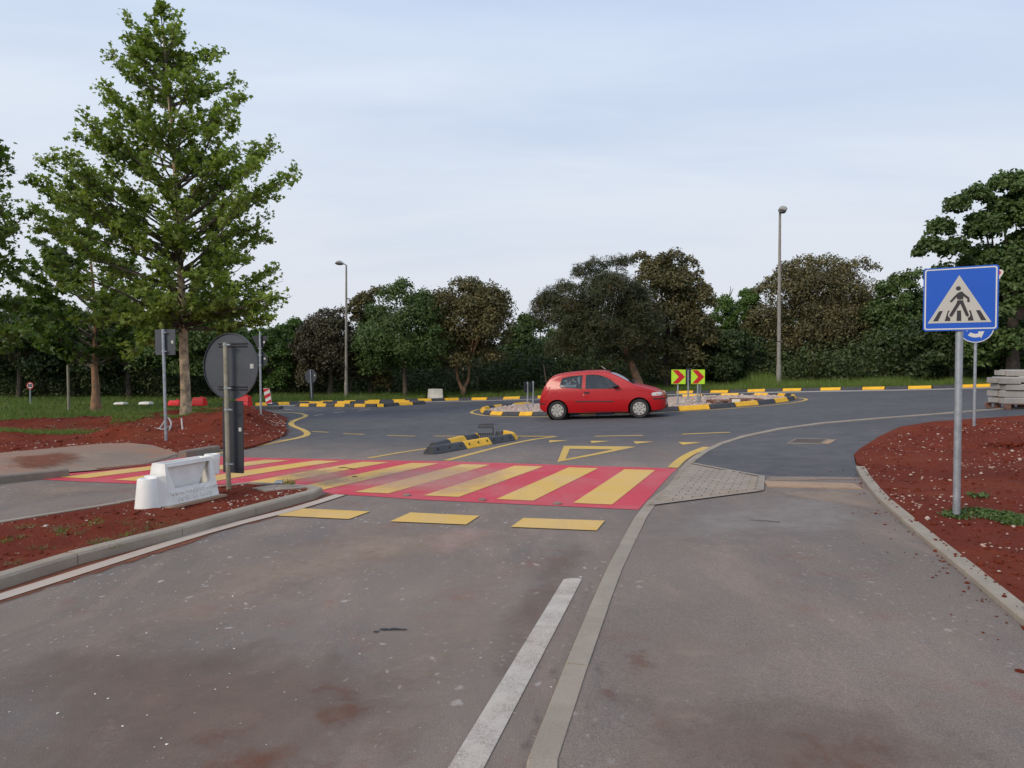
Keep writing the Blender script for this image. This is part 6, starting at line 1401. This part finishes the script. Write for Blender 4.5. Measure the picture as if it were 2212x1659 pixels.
# deep wood closing the view: nobody could count it
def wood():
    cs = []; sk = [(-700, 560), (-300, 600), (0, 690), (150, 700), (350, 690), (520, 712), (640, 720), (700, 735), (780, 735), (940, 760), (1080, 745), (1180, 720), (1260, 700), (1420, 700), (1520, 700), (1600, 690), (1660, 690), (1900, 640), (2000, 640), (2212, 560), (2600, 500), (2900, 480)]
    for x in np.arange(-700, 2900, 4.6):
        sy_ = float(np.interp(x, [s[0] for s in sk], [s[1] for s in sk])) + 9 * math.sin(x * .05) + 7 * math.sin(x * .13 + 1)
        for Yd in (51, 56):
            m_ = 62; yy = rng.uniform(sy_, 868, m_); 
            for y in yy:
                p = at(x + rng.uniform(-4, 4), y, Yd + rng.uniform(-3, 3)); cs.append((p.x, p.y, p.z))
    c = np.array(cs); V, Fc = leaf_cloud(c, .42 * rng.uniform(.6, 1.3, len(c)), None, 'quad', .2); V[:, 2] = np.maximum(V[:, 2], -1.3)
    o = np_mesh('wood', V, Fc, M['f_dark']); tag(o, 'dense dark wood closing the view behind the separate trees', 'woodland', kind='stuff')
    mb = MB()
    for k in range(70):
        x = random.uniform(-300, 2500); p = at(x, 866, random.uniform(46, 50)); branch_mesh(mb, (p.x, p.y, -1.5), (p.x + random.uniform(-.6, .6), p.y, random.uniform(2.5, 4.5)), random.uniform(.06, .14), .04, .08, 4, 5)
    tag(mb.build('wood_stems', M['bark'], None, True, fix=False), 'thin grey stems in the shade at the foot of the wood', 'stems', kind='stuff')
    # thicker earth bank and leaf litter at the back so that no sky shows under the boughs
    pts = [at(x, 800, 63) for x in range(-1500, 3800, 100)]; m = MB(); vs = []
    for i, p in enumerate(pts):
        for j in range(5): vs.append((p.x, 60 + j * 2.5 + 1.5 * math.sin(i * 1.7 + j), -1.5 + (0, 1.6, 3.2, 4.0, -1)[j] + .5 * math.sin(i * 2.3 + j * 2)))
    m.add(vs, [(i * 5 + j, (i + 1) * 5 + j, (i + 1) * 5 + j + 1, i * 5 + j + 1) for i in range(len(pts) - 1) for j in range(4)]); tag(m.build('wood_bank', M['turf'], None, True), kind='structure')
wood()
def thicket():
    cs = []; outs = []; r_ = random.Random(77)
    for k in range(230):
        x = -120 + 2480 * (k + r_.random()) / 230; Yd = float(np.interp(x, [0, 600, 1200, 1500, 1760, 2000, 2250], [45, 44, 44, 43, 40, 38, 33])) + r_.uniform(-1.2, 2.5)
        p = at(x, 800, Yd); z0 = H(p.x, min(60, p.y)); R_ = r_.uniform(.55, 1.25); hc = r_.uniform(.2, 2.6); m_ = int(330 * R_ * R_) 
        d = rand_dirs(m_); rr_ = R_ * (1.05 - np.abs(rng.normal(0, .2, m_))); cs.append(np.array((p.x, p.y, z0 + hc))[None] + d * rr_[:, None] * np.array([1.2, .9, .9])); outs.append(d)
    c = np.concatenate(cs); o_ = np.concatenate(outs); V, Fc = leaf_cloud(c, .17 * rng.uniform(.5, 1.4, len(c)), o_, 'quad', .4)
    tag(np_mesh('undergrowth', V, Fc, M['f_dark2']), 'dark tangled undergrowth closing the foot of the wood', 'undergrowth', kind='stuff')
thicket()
# ------------------------------------------------------------------ grass
def blades(name, label, pts, hgt, wid, mat, cl=3, lean=.35, cat='grass', kind='stuff', parent=None):
    n = len(pts) * cl; P = np.repeat(np.array(pts, dtype=float), cl, axis=0) + np.concatenate([rng.normal(0, wid * 3.0, (n, 2)), np.zeros((n, 1))], 1)
    h = np.repeat(hgt if isinstance(hgt, np.ndarray) else np.full(len(pts), hgt), cl) * rng.uniform(.45, 1.25, n); a = rng.uniform(0, 2 * np.pi, n); w_ = wid * rng.uniform(.6, 1.3, n)
    d = np.stack([np.cos(a), np.sin(a), np.zeros(n)], 1); tip = np.stack([rng.normal(0, lean, n) * h, rng.normal(0, lean, n) * h, h], 1)
    V = np.stack([P - d * w_[:, None], P + d * w_[:, None], P + tip], 1).reshape(-1, 3); Fc = np.arange(n * 3).reshape(-1, 3)
    o = np_mesh(name, V, Fc, M[mat], parent); 
    if parent is None: tag(o, label, cat, kind=kind)
    else: o['kind'] = kind
    return o
def sample_poly(P, n, zf=None, dens=None):
    xs_ = [p.x for p in P]; ys_ = [p.y for p in P]; o = []
    while len(o) < n:
        for x, y in zip(rng.uniform(min(xs_), max(xs_), n), rng.uniform(min(ys_), max(ys_), n)):
            p = Vector((x, y))
            if inside(p, P) and (dens is None or rng.random() < dens(x, y)): o.append((x, y, H(x, y) + (zf(x, y) if zf else -.08)))
            if len(o) >= n: break
    return o
fld = [Vector(G(x, y)[:2]) for x, y in ((-150, 922), (0, 913), (60, 909), (150, 904), (250, 900), (330, 894), (380, 889), (430, 883), (490, 880), (545, 876))] + [Vector((-13, 40)), Vector((-14, 50)), Vector((-42, 50)), Vector((-40, 30))]
def nearw(x, y): return 1.0 if y < 30 else .5
blades('grass_field', 'fresh green grass of the left field before the dark wood', sample_poly(fld, 17000, dens=nearw), .17, .012, 'f_grass', 4)
# verge behind the far kerb
vg = []
for x, y in zip(rng.uniform(548, 2300, 21000), rng.random(21000)):
    p = G(x, oy(x) - 1.4); d = .35 + y ** 1.4 * 9.0; dirx = Vector((p.x, p.y)).normalized(); q = Vector((p.x, p.y)) + dirx * d
    if q.y < 50 and not (915 < x < 967 and d < 3): vg.append((q.x, q.y, H(q.x, q.y) - .07, d, x))
vgh = np.array([.24 + .14 * min(1, v[3] / 2.5) + (.55 * math.exp(-((v[4] - 1648) / 32) ** 2) * sm(1, 4, v[3])) + .14 * sm(0, 1, noise3(v[0] * .8, v[1] * .8) + .2) for v in vg])
blades('verge_grass', 'long green verge grass between the far kerb and the trees', [v[:3] for v in vg], vgh, .014, 'f_grass', 4)
# grass patches and weeds on the earth
def patch_pts(cx, cy, rx, ry, n, zf, off):
    g = G(cx, cy, off); r = G(cx + rx, cy, off); a = abs(r.x - g.x); f_ = G(cx, cy + ry, off); b = abs(f_.y - g.y); o = []
    for _ in range(n):
        t_ = rng.uniform(0, 2 * np.pi); s = math.sqrt(rng.random()) * (1 + .35 * noise3(3 * math.cos(t_) + cx, 3 * math.sin(t_))); x, y = g.x + a * s * math.cos(t_), g.y + b * s * math.sin(t_); o.append((x, y, H(x, y) + zf(x, y) - .01))
    return o
pp = patch_pts(420, 906, 62, 7, 1500, zL, .1) + patch_pts(285, 914, 34, 4, 420, zL, .1) + patch_pts(70, 937, 90, 5, 520, zL, .1) + patch_pts(200, 935, 70, 3, 180, zL, .1) + patch_pts(450, 884, 60, 3, 400, zL, .1) + patch_pts(300, 898, 60, 3, 260, zL, .1)
blades('grass_patch', 'green grass patches round the plane tree foot and across the left earth', pp, .09, .011, 'f_grass', 4)
blades('dry_grass', 'dry straw scattered on the left earth bed', patch_pts(60, 930, 110, 10, 260, zL, .1) + patch_pts(220, 922, 110, 10, 200, zL, .1), .05, .01, 'f_dry', 3, lean=1.2)
pp = patch_pts(50, 1150, 6, 4, 16, zI, .13)
for cx, cy in ((60, 1125), (120, 1130), (150, 1128), (270, 1120), (205, 1150), (90, 1160), (240, 1165), (330, 1118), (370, 1115), (30, 1195), (160, 1135), (215, 1148), (300, 1128)): pp += patch_pts(cx, cy + 6, 24, 5, 22, zI, .13)
blades('island_weeds', 'thin straw and young weeds on the red earth island', pp, .045, .004, 'f_dry', 3, lean=1.0)
pp = []
for cx, cy in ((130, 1140), (205, 1128), (225, 1160), (270, 1142), (20, 1160)): pp += patch_pts(cx, cy, 13, 5, 12, zI, .13)
blades('island_tufts', 'small green tufts on the red earth island', pp, .05, .004, 'f_grass', 4, lean=.6)
blades('nose_tuft', 'small green tuft on the nose of the earth island', patch_pts(624, 1046, 14, 1.5, 26, lambda x, y: .14, .13), .075, .0035, 'f_grass', 4, lean=.5)
def weed_pts():
    o = []
    for cx, cy, rx, ry, n in ((2066, 1113, 26, 6, 70), (2100, 1106, 30, 6, 50), (2150, 1115, 36, 8, 130), (2200, 1128, 40, 7, 120), (2110, 1076, 20, 5, 26), (2205, 1122, 30, 9, 60)): o += patch_pts(cx, cy, rx, ry, n, zR, .06)
    return o
wp = np.array(weed_pts()); wp = np.repeat(wp, 5, axis=0) + rng.normal(0, .025, (len(wp) * 5, 3)) * np.array([1, 1, .5]) + np.array([0, 0, .03])
V, Fc = leaf_cloud(wp, .045 * rng.uniform(.5, 1.3, len(wp)), None, 'quad', .8); tag(np_mesh('low_weeds', V, Fc, M['f_green']), 'creeping green weeds round the foot of the crossing sign pole', 'weeds', kind='stuff')
# ------------------------------------------------------------------ rubble and gravel
ICO = None
def stones(name, label, pts, size, mat, cat='stones', flat=.6):
    bm = bmesh.new(); bmesh.ops.create_icosphere(bm, subdivisions=1, radius=1); iv = np.array([v.co[:] for v in bm.verts]); bm.faces.ensure_lookup_table(); fi = np.array([[v.index for v in f.verts] for f in bm.faces]); bm.free()
    n = len(pts); P = np.array(pts, dtype=float); s = size * rng.lognormal(0, .45, n); V = iv[None] * (1 + rng.uniform(-.28, .28, (n, len(iv), 1))); sc = s[:, None] * np.stack([rng.uniform(.7, 1.4, n), rng.uniform(.7, 1.2, n), rng.uniform(flat * .6, flat * 1.2, n)], 1)
    V = V * sc[:, None, :]; a = rng.uniform(0, 6.28, n); ca, sa = np.cos(a)[:, None], np.sin(a)[:, None]; X = V[:, :, 0] * ca - V[:, :, 1] * sa; Yv = V[:, :, 0] * sa + V[:, :, 1] * ca; V = np.stack([X, Yv, V[:, :, 2]], 2) + P[:, None]
    Fc = (fi[None] + (np.arange(n) * len(iv))[:, None, None]).reshape(-1, 3); return tag(np_mesh(name, V.reshape(-1, 3), Fc, M[mat]), label, cat, kind='stuff')
st = []
def scat(P, n, zf, dens=None): return [(x, y, z + .004) for x, y, z in sample_poly(P, n, zf, dens)]
bandL = [Vector(G(x, y, .08)[:2]) for x, y in ((0, 977), (102, 968), (217, 957), (300, 957), (397, 974), (480, 964), (600, 948), (632, 925), (600, 915), (480, 945), (300, 935), (100, 950), (0, 958))]
st = scat(bandL, 300, zL) + scat(PL, 330, zL)
stones('rubble', 'white and pinkish rubble strewn over the left earth bed', st, .012, 'stone')
stm = [Vector(G(x, y, .08)[:2]) for x, y in ((560, 925), (600, 930), (620, 912), (590, 895), (555, 905))]; stones('mound_rubble', 'pinkish rubble on the slope of the earth mound', scat(stm, 160, zL), .018, 'stone')
near_kerb = lambda x, y: .25 if x < -3.4 else 1.0
stones('island_rubble', 'small white stones in the red earth island', scat(PI_, 330, zI, near_kerb), .0095, 'stone')
rB = lambda x, y: (1.0 if noise3(x * .7, y * .7, 3) > .05 else .25) if y < 18 else .1
PRv = [p for p in PR]; visR = [Vector(G(x, y, .06)[:2]) for x, y in ((1864, 1010), (1850, 985), (1880, 965), (1944, 926), (2060, 915), (2212, 905), (2300, 905), (2300, 1400), (2212, 1290), (2152, 1240), (2060, 1180), (1930, 1075))]
stones('bed_rubble', 'white and pink stones in the right red earth bed', scat(visR, 800, zR, rB), .0105, 'stone')
big = [G(x, y, .08) for x, y in ((2003, 1117), (1967, 1024), (2072, 1128), (2187, 973), (1966, 949), (1903, 951))]; stones('loose_stone', 'a few larger pale stones on the right earth bed', [(p.x, p.y, H(p.x, p.y) + .07) for p in big[:5]], .024, 'stone')
clod = G(2190, 962, .08); stones('earth_clods', 'dark red clods of earth on the right bed', [(clod.x + rng.normal(0, .25), clod.y + rng.normal(0, .2), H(clod.x, clod.y) + .08 + abs(rng.normal(0, .03))) for _ in range(60)], .035, 'soil', 'clods')
clods = scat(PI_, 700, zI) ; stones('island_clods', 'crumbs of red earth on the island', clods, .012, 'soil', 'clods', .7)
stones('bed_clods', 'crumbs of red earth on the left bed', scat(PL, 1500, zL), .024, 'soil', 'clods', .6)
stones('bed_crumbs', 'crumbs of red earth on the right bed', scat(visR, 1500, zR), .012, 'soil', 'clods', .6)
crumb = []
for k in range(260):
    i = rng.integers(0, len(rbk) - 1); p = rbk[i].lerp(rbk[i + 1], rng.random()); d = rng.exponential(.22); crumb.append((p.x - d * .85 + .12, p.y - d * .3, .034 if d > .1 else .08))
stones('spilled_earth', 'crumbs of red earth spilled over the right kerb', crumb, .008, 'soil', 'clods', .6)
stones('gravel', 'pale gravel filling the island ring behind the red car', [(x, y, H(x, y) + .055 + .02 * rng.random()) for x, y, z in sample_poly([cg + (p - cg) * .96 for p in rg], 9000)], .040, 'gravel', 'gravel', .7)
chips = []
for _ in range(240):
    x = rng.uniform(0, 1300); y = rng.uniform(1110, 1650) if rng.random() < .7 else rng.uniform(1090, 1300); g = G(x, y)
    if g.x < .25 and noise3(g.x * .7, g.y * .7, 9) > -.05: chips.append((g.x, g.y, .004))
isl_xy = [Vector((p.x, p.y)) for p in island]; chips = [c for c in chips if not inside(Vector(c[:2]), isl_xy)]
stones('paint_chips', 'small white chips scattered on the near carriageway', chips, .0036, 'white_block', 'chips', .4)
for k, (pts, lab) in enumerate(((((732, 1010.5), (745, 1009.6), (754, 1011.5), (768, 1013)), 'thin brown twig lying on the red and yellow crossing'), (((760, 1030), (766, 1028.8), (771, 1029.6)), 'small dry leaf curl lying on a yellow stripe of the crossing'))):
    q = [G(x, y, .018) for x, y in pts]; tag(MB().tube(q, .007, 5).build('twig', M['bark'], None, True), lab, 'twig')
bpy.context.view_layer.update()
